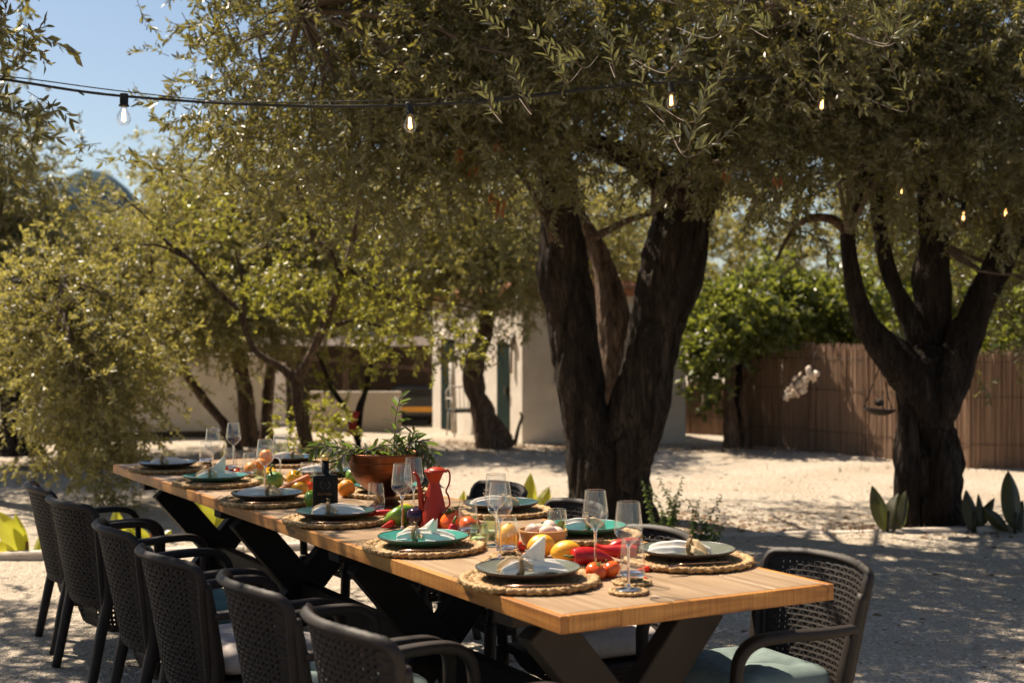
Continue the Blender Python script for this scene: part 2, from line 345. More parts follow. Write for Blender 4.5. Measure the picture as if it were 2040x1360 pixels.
def limb(P, per=8, n=20, rough=0.12, seed=0.0, flute=0.0, loc=(0, 0, 0)):
    "gnarled tapering limb with ridges"
    S = spline(P, per); pts = [Vector(s[:3]) for s in S]; rad = [max(s[3], 0.002) for s in S]
    V, F = tube_np(pts, rad, n)
    loc = Vector(loc)
    for i, c in enumerate(pts):
        for k in range(n):
            a = 2 * math.pi * k / n; d = V[i * n + k] - c
            p = V[i * n + k]
            f = 1 + rough * 1.6 * noise.noise(Vector((p.x * 3.2 + seed, p.y * 3.2, p.z * 1.3))) + rough * noise.noise(Vector((p.x * 9, p.y * 9 + seed, p.z * 2.4)))
            f += rough * 0.55 * noise.noise(Vector((p.x * 26, p.y * 26 + seed, p.z * 5)))
            w_ = abs(noise.noise(Vector((p.x * 6.5 + seed, p.y * 6.5, p.z * 1.6)))); f -= rough * 0.9 * max(0.0, 0.13 - w_) / 0.13
            if flute: f += flute * math.cos(a * 5 + 2.5 * noise.noise(Vector((0, seed, p.z * 1.1)))) * max(0.3, 1.2 - p.z * 0.4)
            V[i * n + k] = c + d * f
    return [v - loc for v in V], F
def copy_tree(o, parent=None):
    c = o.copy(); COL.objects.link(c)
    if parent: c.parent = parent
    for ch in list(o.children): copy_tree(ch, c)
    return c
# ------------------------------------------------------------------ foliage machinery (numpy)
def leaf_template(L, W, fold=0.25, curl=0.15, fine=False):
    "a pointed leaf along +X with folded midrib"
    P = [(0, 0, 0), (0.35, 0.5, 0), (0.72, 0.40, 0), (1, 0, 0), (0.72, -0.40, 0), (0.35, -0.5, 0)]
    v = np.array([(x * L, y * W, abs(y) * W * fold * 2 - curl * L * x * x) for x, y, z in P])
    f = np.array([(0, 1, 2, 3), (0, 3, 4, 5)])
    return v, f
def rot_from(dirv, roll):
    d = Vector(dirv).normalized(); q = d.to_track_quat('X', 'Z')
    return np.array((q.to_matrix() @ Matrix.Rotation(roll, 3, 'X')))
def make_twig(seed, length, nl, L, W, pair=True, droop=0.3, ang=45, simple_leaf=False):
    rs = random.Random(seed); lv, lf = leaf_template(L, W)
    if simple_leaf: lv = np.array([(0, 0, 0), (0.40 * L, 0.62 * W, 0.06 * L), (L, 0.08 * W, -0.12 * L), (0.62 * L, -0.6 * W, 0.0)]); lf = np.array([(0, 1, 2, 3)])
    V = []; F = []; MI = []; n = 0
    def pt(t): return Vector((length * t, 0.03 * math.sin(t * 5 + seed) , -droop * length * t * t))
    # stem: 3 sided, 3 segments
    segs = 2; ring = []
    for i in range(segs + 1):
        c = pt(i / segs); r = 0.0022 * (1 - 0.6 * i / segs)
        for k in range(3):
            a = k * 2.094; V.append((c.x, c.y + r * math.cos(a), c.z + r * math.sin(a)))
    for i in range(segs):
        for k in range(3):
            F.append((i * 3 + k, i * 3 + (k + 1) % 3, i * 3 + 3 + (k + 1) % 3, i * 3 + 3 + k)); MI.append(1)
    n = len(V); leaves = []
    for j in range(nl):
        t = 0.15 + 0.85 * (j // 2 + 0.5) / max(1, nl / 2) if pair else 0.15 + 0.85 * (j + 0.5) / nl
        t = min(t, 1.0); c = pt(t); sgn = 1 if j % 2 else -1
        az = (j // 2) * 1.57 + rs.uniform(-0.9, 0.9)
        a = R(ang + rs.uniform(-34, 34)) * (1 - 0.35 * t)
        d = Vector((math.cos(a), sgn * math.sin(a) * math.cos(az), sgn * math.sin(a) * math.sin(az)))
        d.z -= 0.15; Rm = rot_from(d, rs.uniform(-3.1, 3.1)); s = rs.uniform(0.6, 1.2)
        vv = (lv * s) @ Rm.T + np.array(c)
        V += [tuple(x) for x in vv]; leaves.append((c, Rm, s))
        for q in lf: F.append(tuple(int(i) + n for i in q)); MI.append(0)
        n += len(lv)
    return np.array(V), np.array(F), np.array(MI)
TW = {
 'olive': [make_twig(i, 0.22, 20, 0.050 + 0.003 * (i % 3), 0.0155, True, 0.14, 58, True) for i in range(9)],
 'olive_near': [make_twig(i + 50, 0.22, 16, 0.058, 0.0155, True, 0.12, 50) for i in range(5)],
 'olive_mid': [make_twig(i + 60, 0.24, 20, 0.054, 0.018, True, 0.15, 58, True) for i in range(8)],
 'olive_far': [make_twig(i + 9, 0.30, 16, 0.075, 0.026, True, 0.15, 55, True) for i in range(5)],
 'citrus': [make_twig(i + 20, 0.20, 10, 0.075, 0.036, False, 0.15, 55) for i in range(4)],
 'shrub': [make_twig(i + 30, 0.22, 10, 0.085, 0.055, False, 0.4, 60) for i in range(4)],
}
def blob_points(ells, nclump, rng, shell=0.55):
    "clump centres in a union of ellipsoids, denser to the outside"
    vol = np.array([e[1][0] * e[1][1] * e[1][2] * (e[2] if len(e) > 2 else 1) for e in ells]) ** 0.8; vol /= vol.sum()
    out = []; nr = []
    for i in rng.choice(len(ells), nclump, p=vol):
        c, r = np.array(ells[i][0]), np.array(ells[i][1])
        d = rng.normal(size=3); d /= np.linalg.norm(d); rad = rng.uniform(shell ** 3, 1.0) ** (1 / 3)
        out.append(c + r * d * rad); nr.append(d)
    return np.array(out), np.array(nr)
def foliage(name, parent, ells, nclump, per, kind='olive', mats=None, clump_r=0.3, seed=0, droop=0.12, shell=0.5, scale=1.0, zmin=None, reject=None):
    rng = np.random.default_rng(seed + 100); tw = TW[kind]
    C, D = blob_points(ells, nclump, rng, shell)
    if zmin is not None: k = C[:, 2] > zmin; C, D = C[k], D[k]
    if reject is not None:
        k = np.array([not reject(c) for c in C]); C, D = C[k], D[k]
    n = len(C) * per
    pos = np.repeat(C, per, 0) + rng.normal(size=(n, 3)) * clump_r * 0.5 * rng.uniform(0.5, 1.3, (n, 1))
    dirs = np.repeat(D, per, 0) * 0.6 + rng.normal(size=(n, 3)) * 0.7 + np.array([0, 0, -droop]); dirs /= np.linalg.norm(dirs, axis=1)[:, None]
    roll = rng.uniform(0, 6.28, n); sc = rng.uniform(0.75, 1.2, n) * scale
    up = np.tile(np.array([0, 0, 1.0]), (n, 1)); up[np.abs(dirs[:, 2]) > 0.95] = [1, 0, 0]
    yv = np.cross(up, dirs); yv /= np.linalg.norm(yv, axis=1)[:, None]; zv = np.cross(dirs, yv)
    y2 = yv * np.cos(roll)[:, None] * 0.5 + zv * np.sin(roll)[:, None] * 0.5 + yv * 0.6; y2 -= dirs * (y2 * dirs).sum(1)[:, None]; y2 /= np.linalg.norm(y2, axis=1)[:, None]
    z2 = np.cross(dirs, y2); RM = np.stack([dirs, y2, z2], axis=2) * sc[:, None, None]
    which = rng.integers(0, len(tw), n); loc = np.array(parent.location) if parent else np.zeros(3)
    VV = []; FF = []; MM = []; off = 0
    for w, (tv, tf, tm) in enumerate(tw):
        k = which == w
        if not k.any(): continue
        v = np.einsum('nij,vj->nvi', RM[k], tv) + pos[k][:, None, :] - loc
        m_ = v.shape[0]; nv = tv.shape[0]
        f = tf[None] + (np.arange(m_) * nv)[:, None, None] + off
        VV.append(v.reshape(-1, 3)); FF.append(f.reshape(-1, 4)); MM.append(np.tile(tm, m_)); off += m_ * nv
    o = mesh_obj(name, np.concatenate(VV), np.concatenate(FF), mats or [M['olive'], M['twig']], parent, False, np.concatenate(MM))
    o['kind'] = 'stuff'
    return o, C
def branches(name, parent, starts, targets, mat, r0=0.03, seed=0, keep=1.0):
    "thin limbs from the stems to the clumps of the crown, one mesh"
    rs = random.Random(seed); mb = MB(); loc = Vector(parent.location)
    for t in targets:
        if rs.random() > keep: continue
        t = Vector(t); s = min(starts, key=lambda q: (Vector(q) - t).length + rs.random() * 0.4); s = Vector(s)
        L = (t - s).length
        mid = s.lerp(t, 0.5) + Vector((rs.uniform(-1, 1), rs.uniform(-1, 1), rs.uniform(-0.2, 1.2))) * L * 0.13
        m2 = s.lerp(t, 0.8) + Vector((rs.uniform(-1, 1), rs.uniform(-1, 1), rs.uniform(-0.4, 1.0))) * L * 0.08
        r = min(r0, 0.006 + 0.012 * L)
        S = spline([V4(s, r), V4(mid, r * 0.65), V4(m2, r * 0.4), V4(t, 0.003)], 3)
        mb.tube([Vector(q[:3]) - loc for q in S], [q[3] for q in S], 5, False)
    o = mb.build(name, mat, parent); o['kind'] = 'stuff'; return o

# ------------------------------------------------------------------ ground
def ground_mat():
    m, nt, b = new_mat('pale_gravel')
    co = coords(nt, (1, 1, 1))
    v = N(nt, 'ShaderNodeTexVoronoi'); v.inputs['Scale'].default_value = 75; v.inputs['Randomness'].default_value = 1
    v2 = N(nt, 'ShaderNodeTexVoronoi'); v2.inputs['Scale'].default_value = 28
    n = N(nt, 'ShaderNodeTexNoise'); n.inputs['Scale'].default_value = 0.9; n.inputs['Detail'].default_value = 7
    n2 = N(nt, 'ShaderNodeTexNoise'); n2.inputs['Scale'].default_value = 14; n2.inputs['Detail'].default_value = 8; n2.inputs['Roughness'].default_value = 0.7
    for q in (v, v2, n, n2): nt.links.new(co, q.inputs['Vector'])
    bw = N(nt, 'ShaderNodeRGBToBW'); nt.links.new(v.outputs['Color'], bw.inputs[0])
    c = ramp(nt, bw.outputs[0], [(0.15, (0.35, 0.295, 0.235)), (0.5, (0.50, 0.435, 0.35)), (0.85, (0.62, 0.55, 0.455))])
    c = mixc(nt, ramp(nt, n.outputs[0], [(0.38, (0, 0, 0)), (0.66, (0.55, 0.55, 0.55))]), c, (0.38, 0.30, 0.215))
    c = mixc(nt, ramp(nt, n2.outputs[0], [(0.55, (0, 0, 0)), (0.72, (0.5, 0.5, 0.5))]), c, (0.30, 0.23, 0.16))
    nt.links.new(c, b.inputs['Base Color']); b.inputs['Roughness'].default_value = 0.95; b.inputs['Specular IOR Level'].default_value = 0.15
    s = N(nt, 'ShaderNodeMath'); s.operation = 'MULTIPLY_ADD'; s.inputs[1].default_value = 1.6
    nt.links.new(n2.outputs[0], s.inputs[0]); 
    a = N(nt, 'ShaderNodeMath'); a.operation = 'SUBTRACT'; nt.links.new(v2.outputs['Distance'], a.inputs[1]); nt.links.new(s.outputs[0], a.inputs[0])
    nt.links.new(v.outputs['Distance'], s.inputs[2])
    bump(nt, b, a.outputs[0], 0.8, 0.02)
    return m
M['ground'] = ground_mat()
def hgt(x, y):
    p = Vector((x, y, 0))
    return 0.035 * noise.noise(p * 0.45) + 0.018 * noise.noise(p * 1.7) + 0.008 * noise.noise(p * 5)
KA, KB = Vector((-6.2, 7.97, 0)), Vector((7.2, 10.7, 0)); KD = (KB - KA).normalized()
def kerb_side(x, y): return KD.x * (y - KA.y) - KD.y * (x - KA.x)      # > 0 beyond the kerb
xs = np.concatenate([np.linspace(-400, -14, 18), np.linspace(-12, 12, 200), np.linspace(14, 400, 18)])
ys = np.concatenate([np.linspace(-30, 1, 6), np.linspace(1.5, 24, 190), np.linspace(25, 60, 24), np.linspace(80, 1500, 12)])
GV = np.empty((len(ys), len(xs), 3)); 
for j, y in enumerate(ys):
    for i, x in enumerate(xs):
        z = hgt(x, y) * (1.0 if 7 < y else 0.45) if (abs(x) < 13 and y < 40) else 0.0
        s = kerb_side(x, y)
        if s > 0: z -= 0.05 * min(1.0, s / 0.05) * max(0.0, 1 - s / 2.2)
        GV[j, i] = (x, y, z)
nx = len(xs); ii, jj = np.meshgrid(np.arange(nx - 1), np.arange(len(ys) - 1)); a0 = (jj * nx + ii).ravel()
GF = np.stack([a0, a0 + 1, a0 + nx + 1, a0 + nx], 1)
g = mesh_obj('ground', GV.reshape(-1, 3), GF, M['ground'], None, True); g['kind'] = 'structure'
def gz(x, y):
    z = hgt(x, y) * (1.0 if 7 < y else 0.45); s = kerb_side(x, y)
    if s > 0: z -= 0.05 * min(1.0, s / 0.05) * max(0.0, 1 - s / 2.2)
    return z

# loose pebbles and leaf litter
def scatter(name, n, region, size, mat, flat=0.6, seed=1):
    rng = np.random.default_rng(seed)
    base = np.array([(1, 0, 0), (0.3, 0.95, 0), (-0.8, 0.6, 0), (-0.8, -0.6, 0), (0.3, -0.95, 0), (0.1, 0, 0.8)]); F = np.array([(0, 1, 5), (1, 2, 5), (2, 3, 5), (3, 4, 5), (4, 0, 5)])
    P = []
    while len(P) < n:
        x, y = region(rng)
        P.append((x, y, gz(x, y)))
    P = np.array(P); a = rng.uniform(0, 6.28, n); s = size * np.minimum(rng.lognormal(0, 0.62, n), 2.0)
    ca, sa = np.cos(a), np.sin(a); V = base[None] * s[:, None, None] * np.array([1, 0.8, flat]) * rng.uniform(0.7, 1.25, (n, 6, 1))
    X = V[..., 0] * ca[:, None] - V[..., 1] * sa[:, None]; Y = V[..., 0] * sa[:, None] + V[..., 1] * ca[:, None]
    VV = np.stack([X, Y, V[..., 2]], 2) + P[:, None]
    FF = (F[None] + (np.arange(n) * 6)[:, None, None]).reshape(-1, 3)
    o = mesh_obj(name, VV.reshape(-1, 3), FF, mat, None, False); return o
def reg_near(r):
    y = 2.2 + 8.5 * r.random() ** 1.2; x = (r.random() * 2 - 1) * (0.42 * y + 0.5); return x, y
tag(scatter('pebbles', 20000, reg_near, 0.0075, M['pebble'], 0.6, 3), 'pale loose pebbles scattered over the gravel yard', 'gravel', kind='stuff')
def reg_lit(r):
    c = [(0.9, 10.4, 1.3, 0.8), (3.1, 10.3, 1.5, 0.6), (2.5, 16.6, 3.5, 0.5), (-0.3, 17.0, 2.2, 0.8), (-4.5, 14.5, 3.0, 1.5), (1.0, 12.5, 3.5, 2.0), (1.5, 5, 3, 3)][r.choice(7, p=[.16, .16, .18, .18, .24, .03, .05])]
    return c[0] + r.normal() * c[2] * 0.6, c[1] + r.normal() * c[3] * 0.6
tag(scatter('fallen_leaves', 9000, reg_lit, 0.014, M['litter'], 0.45, 5), 'brown fallen leaves strewn under the olive trees', 'leaf litter', kind='stuff')

# kerb of separate stones
kerb = thing('kerb', 'low pale stone kerb running across the yard in front of the olive trees', 'kerb', (0, 0, 0)); kerb['kind'] = 'structure'; del kerb['category']
ang = math.atan2(KD.y, KD.x); Lk = (KB - KA).length; nk = 24
kme = None
for i in range(nk):
    c = KA + KD * (Lk * (i + 0.5) / nk); r_ = random.Random(i)
    if kme is None:
        o = MB().box((0, 0, 0), (Lk / nk - 0.012, 0.10, 0.14), None, 0.012).build('kerb_stone', M['stone'], kerb, False); kme = o.data
    else:
        o = bpy.data.objects.new('kerb_stone', kme); COL.objects.link(o); o.parent = kerb
    o.location = (c.x, c.y + r_.uniform(-0.006, 0.006), (-0.028 if i < 11 else -0.052) + r_.uniform(-0.006, 0.006)); o.rotation_euler = (0, 0, ang + r_.uniform(-0.01, 0.01))

# far wooded hill
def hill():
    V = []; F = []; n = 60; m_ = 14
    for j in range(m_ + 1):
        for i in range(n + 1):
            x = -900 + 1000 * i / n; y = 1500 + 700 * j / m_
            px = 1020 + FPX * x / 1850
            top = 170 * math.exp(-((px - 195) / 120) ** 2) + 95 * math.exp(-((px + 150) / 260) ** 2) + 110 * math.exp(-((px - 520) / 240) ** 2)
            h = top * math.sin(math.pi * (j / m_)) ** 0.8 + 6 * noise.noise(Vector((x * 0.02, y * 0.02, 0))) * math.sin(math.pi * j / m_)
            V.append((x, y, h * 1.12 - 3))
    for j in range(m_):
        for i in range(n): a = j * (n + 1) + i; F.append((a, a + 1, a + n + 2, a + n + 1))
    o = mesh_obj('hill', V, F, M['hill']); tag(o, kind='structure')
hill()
# ------------------------------------------------------------------ trees
def mk_limb(name, parent, P, mat, n=24, per=8, rough=0.12, seed=0.0, flute=0.0):
    V, F = limb(P, per, n, rough, seed, flute, parent.location)
    return mesh_obj(name, V, F, mat, parent, True)
def px_path(pts, Y):
    "limb path: (px, py, radius in px[, depth])"
    out = []
    for q in pts:
        y = q[3] if len(q) > 3 else Y
        p = at_y(q[0], q[1], y); out.append(V4(p, q[2] / FPX * y))
    return out

# --- the big forked olive
T0 = at_y(1222, 1065, 10.1); T0.z = 0
olive = thing('olive_tree', 'big old olive tree with dark trunk forking into a V behind the laid table', 'tree', T0)
mk_limb('trunk', olive, px_path([(1216, 1075, 104), (1211, 1030, 86), (1209, 985, 77), (1209, 930, 77), (1208, 885, 70), (1200, 850, 50), (1188, 815, 32)], 10.1), M['bark'], 72, 12, 0.12, 3.1, 0.05)
mk_limb('trunk', olive, px_path([(1180, 960, 55), (1172, 880, 52), (1162, 800, 47), (1149, 700, 46), (1138, 620, 49), (1127, 550, 53), (1125, 490, 46), (1117, 420, 40), (1108, 340, 38), (1098, 270, 34), (1075, 150, 26), (1040, 20, 20)], 10.1), M['bark'], 64, 12, 0.17, 7.7, 0.04)
mk_limb('trunk', olive, px_path([(1226, 970, 50), (1252, 890, 55), (1276, 800, 55), (1298, 700, 54), (1326, 600, 60), (1345, 520, 61), (1360, 440, 57), (1385, 370, 55), (1415, 290, 46), (1450, 190, 40), (1500, 60, 30), (1520, -80, 22)], 10.0), M['bark'], 64, 12, 0.14, 1.3, 0.03)
mk_limb('limb', olive, px_path([(1232, 900, 36), (1228, 800, 30), (1228, 700, 30), (1218, 620, 31), (1205, 550, 28), (1185, 490, 22), (1150, 420, 16), (1130, 330, 12)], 10.75), M['bark_pale'], 32, 8, 0.2, 5.5, 0.04)  # rear stem in paler bark, sunlight on it put into the colour
mk_limb('limb', olive, px_path([(1385, 400, 30), (1340, 370, 30), (1290, 335, 27), (1230, 300, 24), (1170, 285, 22), (1110, 270, 20), (1070, 268, 17)], 9.6), M['bark'], 24, 8, 0.16, 2.2)
mk_limb('limb', olive, px_path([(1430, 280, 24), (1480, 200, 24), (1530, 140, 24), (1580, 100, 26), (1600, 82, 20)], 9.2), M['bark_red'], 24, 8, 0.2, 9.2)
mk_limb('limb', olive, px_path([(1168, 480, 9), (1205, 462, 8), (1250, 440, 7), (1300, 425, 4)], 9.7), M['bark_pale'], 10, 6, 0.1, 4)
mk_limb('limb', olive, px_path([(1105, 480, 12), (1090, 440, 9), (1060, 380, 7), (1020, 330, 5), (960, 275, 3)], 9.7), M['bark_pale'], 10, 6, 0.1, 6)
mk_limb('limb', olive, px_path([(1040, 20, 18), (900, -60, 16, 9.2), (760, -70, 13, 8.4), (640, -10, 7, 7.8), (580, 40, 2.5, 7.6)], 10), M['bark'], 14, 6, 0.1, 8)
def win(c, boxes):
    "true when a clump would hide a window that the photograph leaves open"
    px = 1020 + FPX * c[0] / c[1]; py = 668 - FPX * (c[2] - EYE) / c[1]
    return any(a < px < b and t < py < d for a, t, b, d in boxes)
E1 = [((0.9, 9.4, 3.65), (2.4, 1.7, 0.95)), ((-1.0, 8.4, 3.45), (1.05, 1.5, 1.35)), ((0.5, 7.5, 3.25), (1.6, 1.0, 0.6), 0.55), ((-0.75, 9.0, 2.75), (0.75, 0.8, 0.62)),
      ((0.35, 8.8, 2.9), (1.5, 0.8, 0.55)), ((-0.2, 9.0, 3.6), (1.2, 1.3, 1.1)), ((1.4, 9.2, 3.2), (1.0, 0.9, 0.8)), ((1.0, 12.4, 3.6), (1.5, 1.0, 0.6), 0.5)]  # last lobe added behind the crown to shade the ground right of the trunk
OPEN1 = [(-400, -900, 430, 1400), (1080, 470, 1430, 1400), (-400, 560, 3000, 1400), (-400, 330, 470, 1400), (330, 120, 470, 400), (930, 500, 1450, 1400), (470, 430, 640, 1400)]
cr, C1 = foliage('crown', olive, E1, 900, 11, 'olive', clump_r=0.36, seed=1, reject=lambda c: win(c, OPEN1), shell=0.35)
branches('branches', olive, [at_y(*q) for q in ((1108, 340, 10), (1098, 270, 10), (1040, 20, 10), (1070, 268, 9.6), (1300, 420, 9.7), (1415, 290, 10), (1450, 190, 10), (1500, 60, 10), (1520, -80, 10), (900, -60, 9.2), (760, -70, 8.4), (600, 20, 7.8), (1600, 82, 9.2), (960, 275, 9.7))], C1[::3], M['twig'], 0.05, 3)
# sparse sprays on the sunny left flank
foliage('spray', olive, [((-1.5, 7.8, 2.75), (0.4, 0.6, 0.55)), ((-1.3, 8.2, 2.45), (0.6, 0.5, 0.35)), ((-2.0, 8.6, 2.45), (0.28, 0.5, 0.2))], 30, 6, 'olive_near', clump_r=0.3, seed=9, shell=0.2)

# near hanging shoots: every leaf a part
leaf_v, leaf_f = leaf_template(0.058, 0.0145, 0.2, 0.12)
leaf_me = mesh_obj('leaf', leaf_v, leaf_f, M['olive'], None, False).data; bpy.data.objects.remove(bpy.data.objects['leaf'])
M['olive_young'] = leaf_mat('young_olive_leaf', (0.05, 0.058, 0.026), (0.105, 0.112, 0.055), (0.15, 0.15, 0.09), (0.24, 0.24, 0.07), 0.42, 0.2)
leaf_me.materials.clear(); leaf_me.materials.append(M['olive_young'])
shoots = [((1000, 232), (960, 175), 5.0), ((1060, 215), (1020, 130), 5.0), ((1130, 150), (1060, 60), 4.8), ((1170, 120), (1095, 85), 5.0), ((1230, 140), (1200, 40), 4.9), ((1290, 125), (1240, 60), 5.0),
          ((1330, 130), (1390, 60), 4.8), ((1370, 290), (1410, 160), 4.6), ((1385, 230), (1450, 120), 4.7), ((1375, 300), (1470, 250), 4.7), ((1330, 230), (1270, 150), 4.9), ((1360, 270), (1310, 250), 4.9),
          ((1780, 70), (1735, 20), 4.6), ((1775, 75), (1800, 0), 4.6), ((1770, 75), (1815, 62), 4.7), ((1640, 190), (1625, 60), 5.6), ((1820, 210), (1745, 70), 5.6), ((1010, 60), (940, 10), 5.2), ((1420, 60), (1480, 10), 5.0), ((1540, 60), (1500, 20), 5.2)]
stem_mb = MB(); nleaf = 0; oloc = Vector(olive.location)
for si, (a, b_, Y) in enumerate(shoots):
    rs = random.Random(si * 7 + 1)
    p0, p1 = at_y(a[0], a[1], Y), at_y(b_[0], b_[1], Y - 0.1)
    mid = p0.lerp(p1, 0.5) + Vector((0, 0, -0.02))
    back = p0 + Vector((rs.uniform(-0.08, 0.08), 0.5, 0.12)); S = spline([V4(back, 0.0018), V4(p0 + Vector((0, 0.1, -0.01)), 0.0018), V4(mid, 0.002), V4(p1, 0.0012)], 6)
    stem_mb.tube([Vector(q[:3]) - oloc for q in S], [q[3] for q in S], 5, False)
    d = (p1 - p0).normalized(); side = d.cross(Vector((0, 1, 0))).normalized()
    npair = 7
    for j in range(npair):
        t = 0.08 + 0.92 * j / (npair - 1); c = (p0.lerp(mid, t * 2) if t < 0.5 else mid.lerp(p1, t * 2 - 1))
        for sg in (1, -1):
            if nleaf >= 290: continue
            dd = d * rs.uniform(0.6, 1.1) + (side * sg if j % 2 else Vector((0, sg * 0.8, 0)) + side * sg * 0.45) * rs.uniform(0.5, 0.9) + Vector((0, 0, rs.uniform(-0.1, 0.35)))
            o = bpy.data.objects.new('leaf', leaf_me); COL.objects.link(o); o.parent = olive
            q = dd.normalized().to_track_quat('X', 'Z') @ Quaternion((1, 0, 0), rs.uniform(-1, 1)); s = rs.uniform(0.75, 1.15) * (1.1 - 0.35 * t)
            o.matrix_local = Matrix.LocRotScale(c - oloc, q, Vector((s, s, s))); nleaf += 1
o = stem_mb.build('shoots', M['twig'], olive); o['kind'] = 'stuff'
# a few dry orange leaves
lv, lf = leaf_template(0.06, 0.014); V = []; F = []
for (px, py, Y) in [(985, 290, 9), (1000, 400, 9), (912, 285, 9), (945, 335, 9), (980, 385, 8.9), (1445, 345, 9), (992, 410, 9), (915, 300, 8.8), (988, 282, 9), (1548, 350, 9)]:
    for k in range(5):
        Rm = rot_from((random.uniform(-.4, .4), random.uniform(-.4, .4), -1), random.uniform(0, 6)); p = np.array(at_y(px + random.uniform(-8, 8), py + random.uniform(-8, 8), Y - 0.6) - oloc)
        n = len(V); V += [tuple(x) for x in (lv @ Rm.T * 1.2 + p)]; F += [tuple(int(i) + n for i in q) for q in lf]
o = mesh_obj('dry_leaves', V, F, M['orange_leaf'], olive, False); o['kind'] = 'stuff'

# --- right-hand olive
T1 = at_y(1862, 1056, 10.3); T1.z = 0
ol2 = thing('olive_tree', 'gnarled olive tree at the right with several stems in front of the reed fence', 'tree', T1)
mk_limb('trunk', ol2, px_path([(1862, 1075, 86), (1860, 1040, 68), (1857, 990, 60), (1860, 930, 62), (1854, 880, 57), (1842, 830, 54), (1840, 780, 58), (1848, 730, 60), (1862, 690, 40)], 10.3), M['bark'], 64, 12, 0.16, 12.1, 0.06)
mk_limb('trunk', ol2, px_path([(1812, 1060, 26), (1806, 960, 24), (1806, 860, 20), (1816, 790, 14)], 10.15), M['bark'], 28, 8, 0.2, 14)
mk_limb('limb', ol2, px_path([(1850, 850, 34), (1838, 790, 44), (1806, 738, 42), (1762, 692, 33), (1728, 650, 26), (1706, 590, 22), (1694, 530, 20), (1690, 470, 17), (1700, 420, 14), (1720, 330, 10)], 10.2), M['bark'], 28, 8, 0.16, 15)
mk_limb('limb', ol2, px_path([(1692, 470, 12), (1660, 438, 10), (1610, 436, 8), (1575, 465, 5), (1545, 520, 3)], 10.2), M['bark_pale'], 12, 6, 0.12, 16)
mk_limb('limb', ol2, px_path([(1850, 740, 36), (1822, 660, 24), (1790, 590, 20), (1765, 520, 18), (1750, 430, 14), (1740, 330, 10)], 10.35), M['bark'], 20, 8, 0.16, 17)
mk_limb('limb', ol2, px_path([(1862, 740, 44), (1862, 640, 36), (1858, 560, 36), (1862, 480, 28), (1850, 380, 22), (1840, 260, 16)], 10.35), M['bark'], 28, 8, 0.16, 18)
mk_limb('limb', ol2, px_path([(1856, 850, 34), (1870, 785, 44), (1900, 720, 40), (1934, 650, 32), (1962, 580, 29), (1996, 510, 30), (2030, 440, 30), (2060, 370, 26), (2100, 250, 20)], 10.2), M['bark'], 32, 8, 0.14, 19)
E2 = [((3.6, 10.2, 3.4), (2.3, 1.9, 1.1)), ((2.3, 9.4, 3.3), (1.1, 1.2, 1.0)), ((3.9, 9.3, 3.0), (1.1, 1.0, 0.8)), ((4.3, 10.4, 1.9), (0.75, 0.8, 0.85)), ((3.0, 8.8, 2.9), (1.2, 0.9, 0.6), 0.5), ((4.2, 12.0, 3.0), (1.4, 1.2, 1.0))]
OPEN2 = [(1060, 480, 1440, 1400), (1400, 545, 1960, 1400), (-400, -900, 1240, 1400), (1400, 840, 3000, 1400)]
cr, C2 = foliage('crown', ol2, E2, 800, 11, 'olive', clump_r=0.36, seed=2, reject=lambda c: win(c, OPEN2), shell=0.3)
branches('branches', ol2, [at_y(*q) for q in ((1720, 330, 10.2), (1690, 470, 10.2), (1740, 330, 10.35), (1840, 260, 10.35), (2060, 370, 10.2), (2100, 250, 10.2), (1862, 480, 10.35))], C2[::3], M['twig'], 0.04, 4)

# --- foreground olive left of the camera's view: only its branches hang in
ol3 = thing('olive_tree', 'olive tree at the left edge whose leafy branches hang into the top left corner', 'tree', (-4.6, 5.2, 0))
mk_limb('trunk', ol3, [Vector(q) for q in ((-4.6, 5.2, -0.1, 0.36), (-4.58, 5.2, 0.5, 0.27), (-4.5, 5.25, 1.2, 0.23), (-4.35, 5.2, 1.8, 0.2), (-4.1, 5.1, 2.6, 0.14), (-3.6, 5.0, 3.4, 0.08))], M['bark'], 32, 8, 0.15, 21, 0.05)
mk_limb('limb', ol3, [Vector(q) for q in ((-4.4, 5.2, 1.6, 0.14), (-4.9, 5.4, 2.4, 0.1), (-5.2, 5.6, 3.2, 0.06))], M['bark'], 16, 6, 0.15, 22)
cr, C3 = foliage('crown', ol3, [((-3.9, 4.9, 3.1), (1.6, 1.9, 0.75)), ((-4.8, 5.6, 2.9), (1.3, 1.3, 0.9))], 190, 9, 'olive', clump_r=0.45, seed=3, shell=0.2, reject=lambda c: win(c, [(95, -40, 3000, 1400), (-200, 330, 3000, 1400)]))
foliage('boughs', ol3, [((-3.5, 6.3, 3.65), (1.3, 1.6, 0.3)), ((-3.3, 4.7, 3.5), (1.2, 1.0, 0.35)), ((-4.0, 7.7, 3.75), (1.2, 1.2, 0.3)), ((-3.3, 5.6, 3.4), (1.1, 1.4, 0.3))], 270, 9, 'olive_far', [M['olive'], M['twig']], clump_r=0.42, seed=32, shell=0.1, reject=lambda c: win(c, [(-20, -230, 3000, 1400), (-200, 330, 3000, 1400)]))  # unseen overhead boughs, added to cast dappled shade on the left chairs
foliage('spray', ol3, [((-2.28, 6.0, 2.35), (0.14, 0.3, 0.28)), ((-2.35, 6.0, 2.75), (0.1, 0.2, 0.12))], 14, 4, 'olive_near', clump_r=0.22, seed=31, shell=0.1)
branches('branches', ol3, [(-4.1, 5.1, 2.6), (-3.6, 5.0, 3.4), (-5.2, 5.6, 3.2)], C3[::4], M['twig'], 0.03, 5)
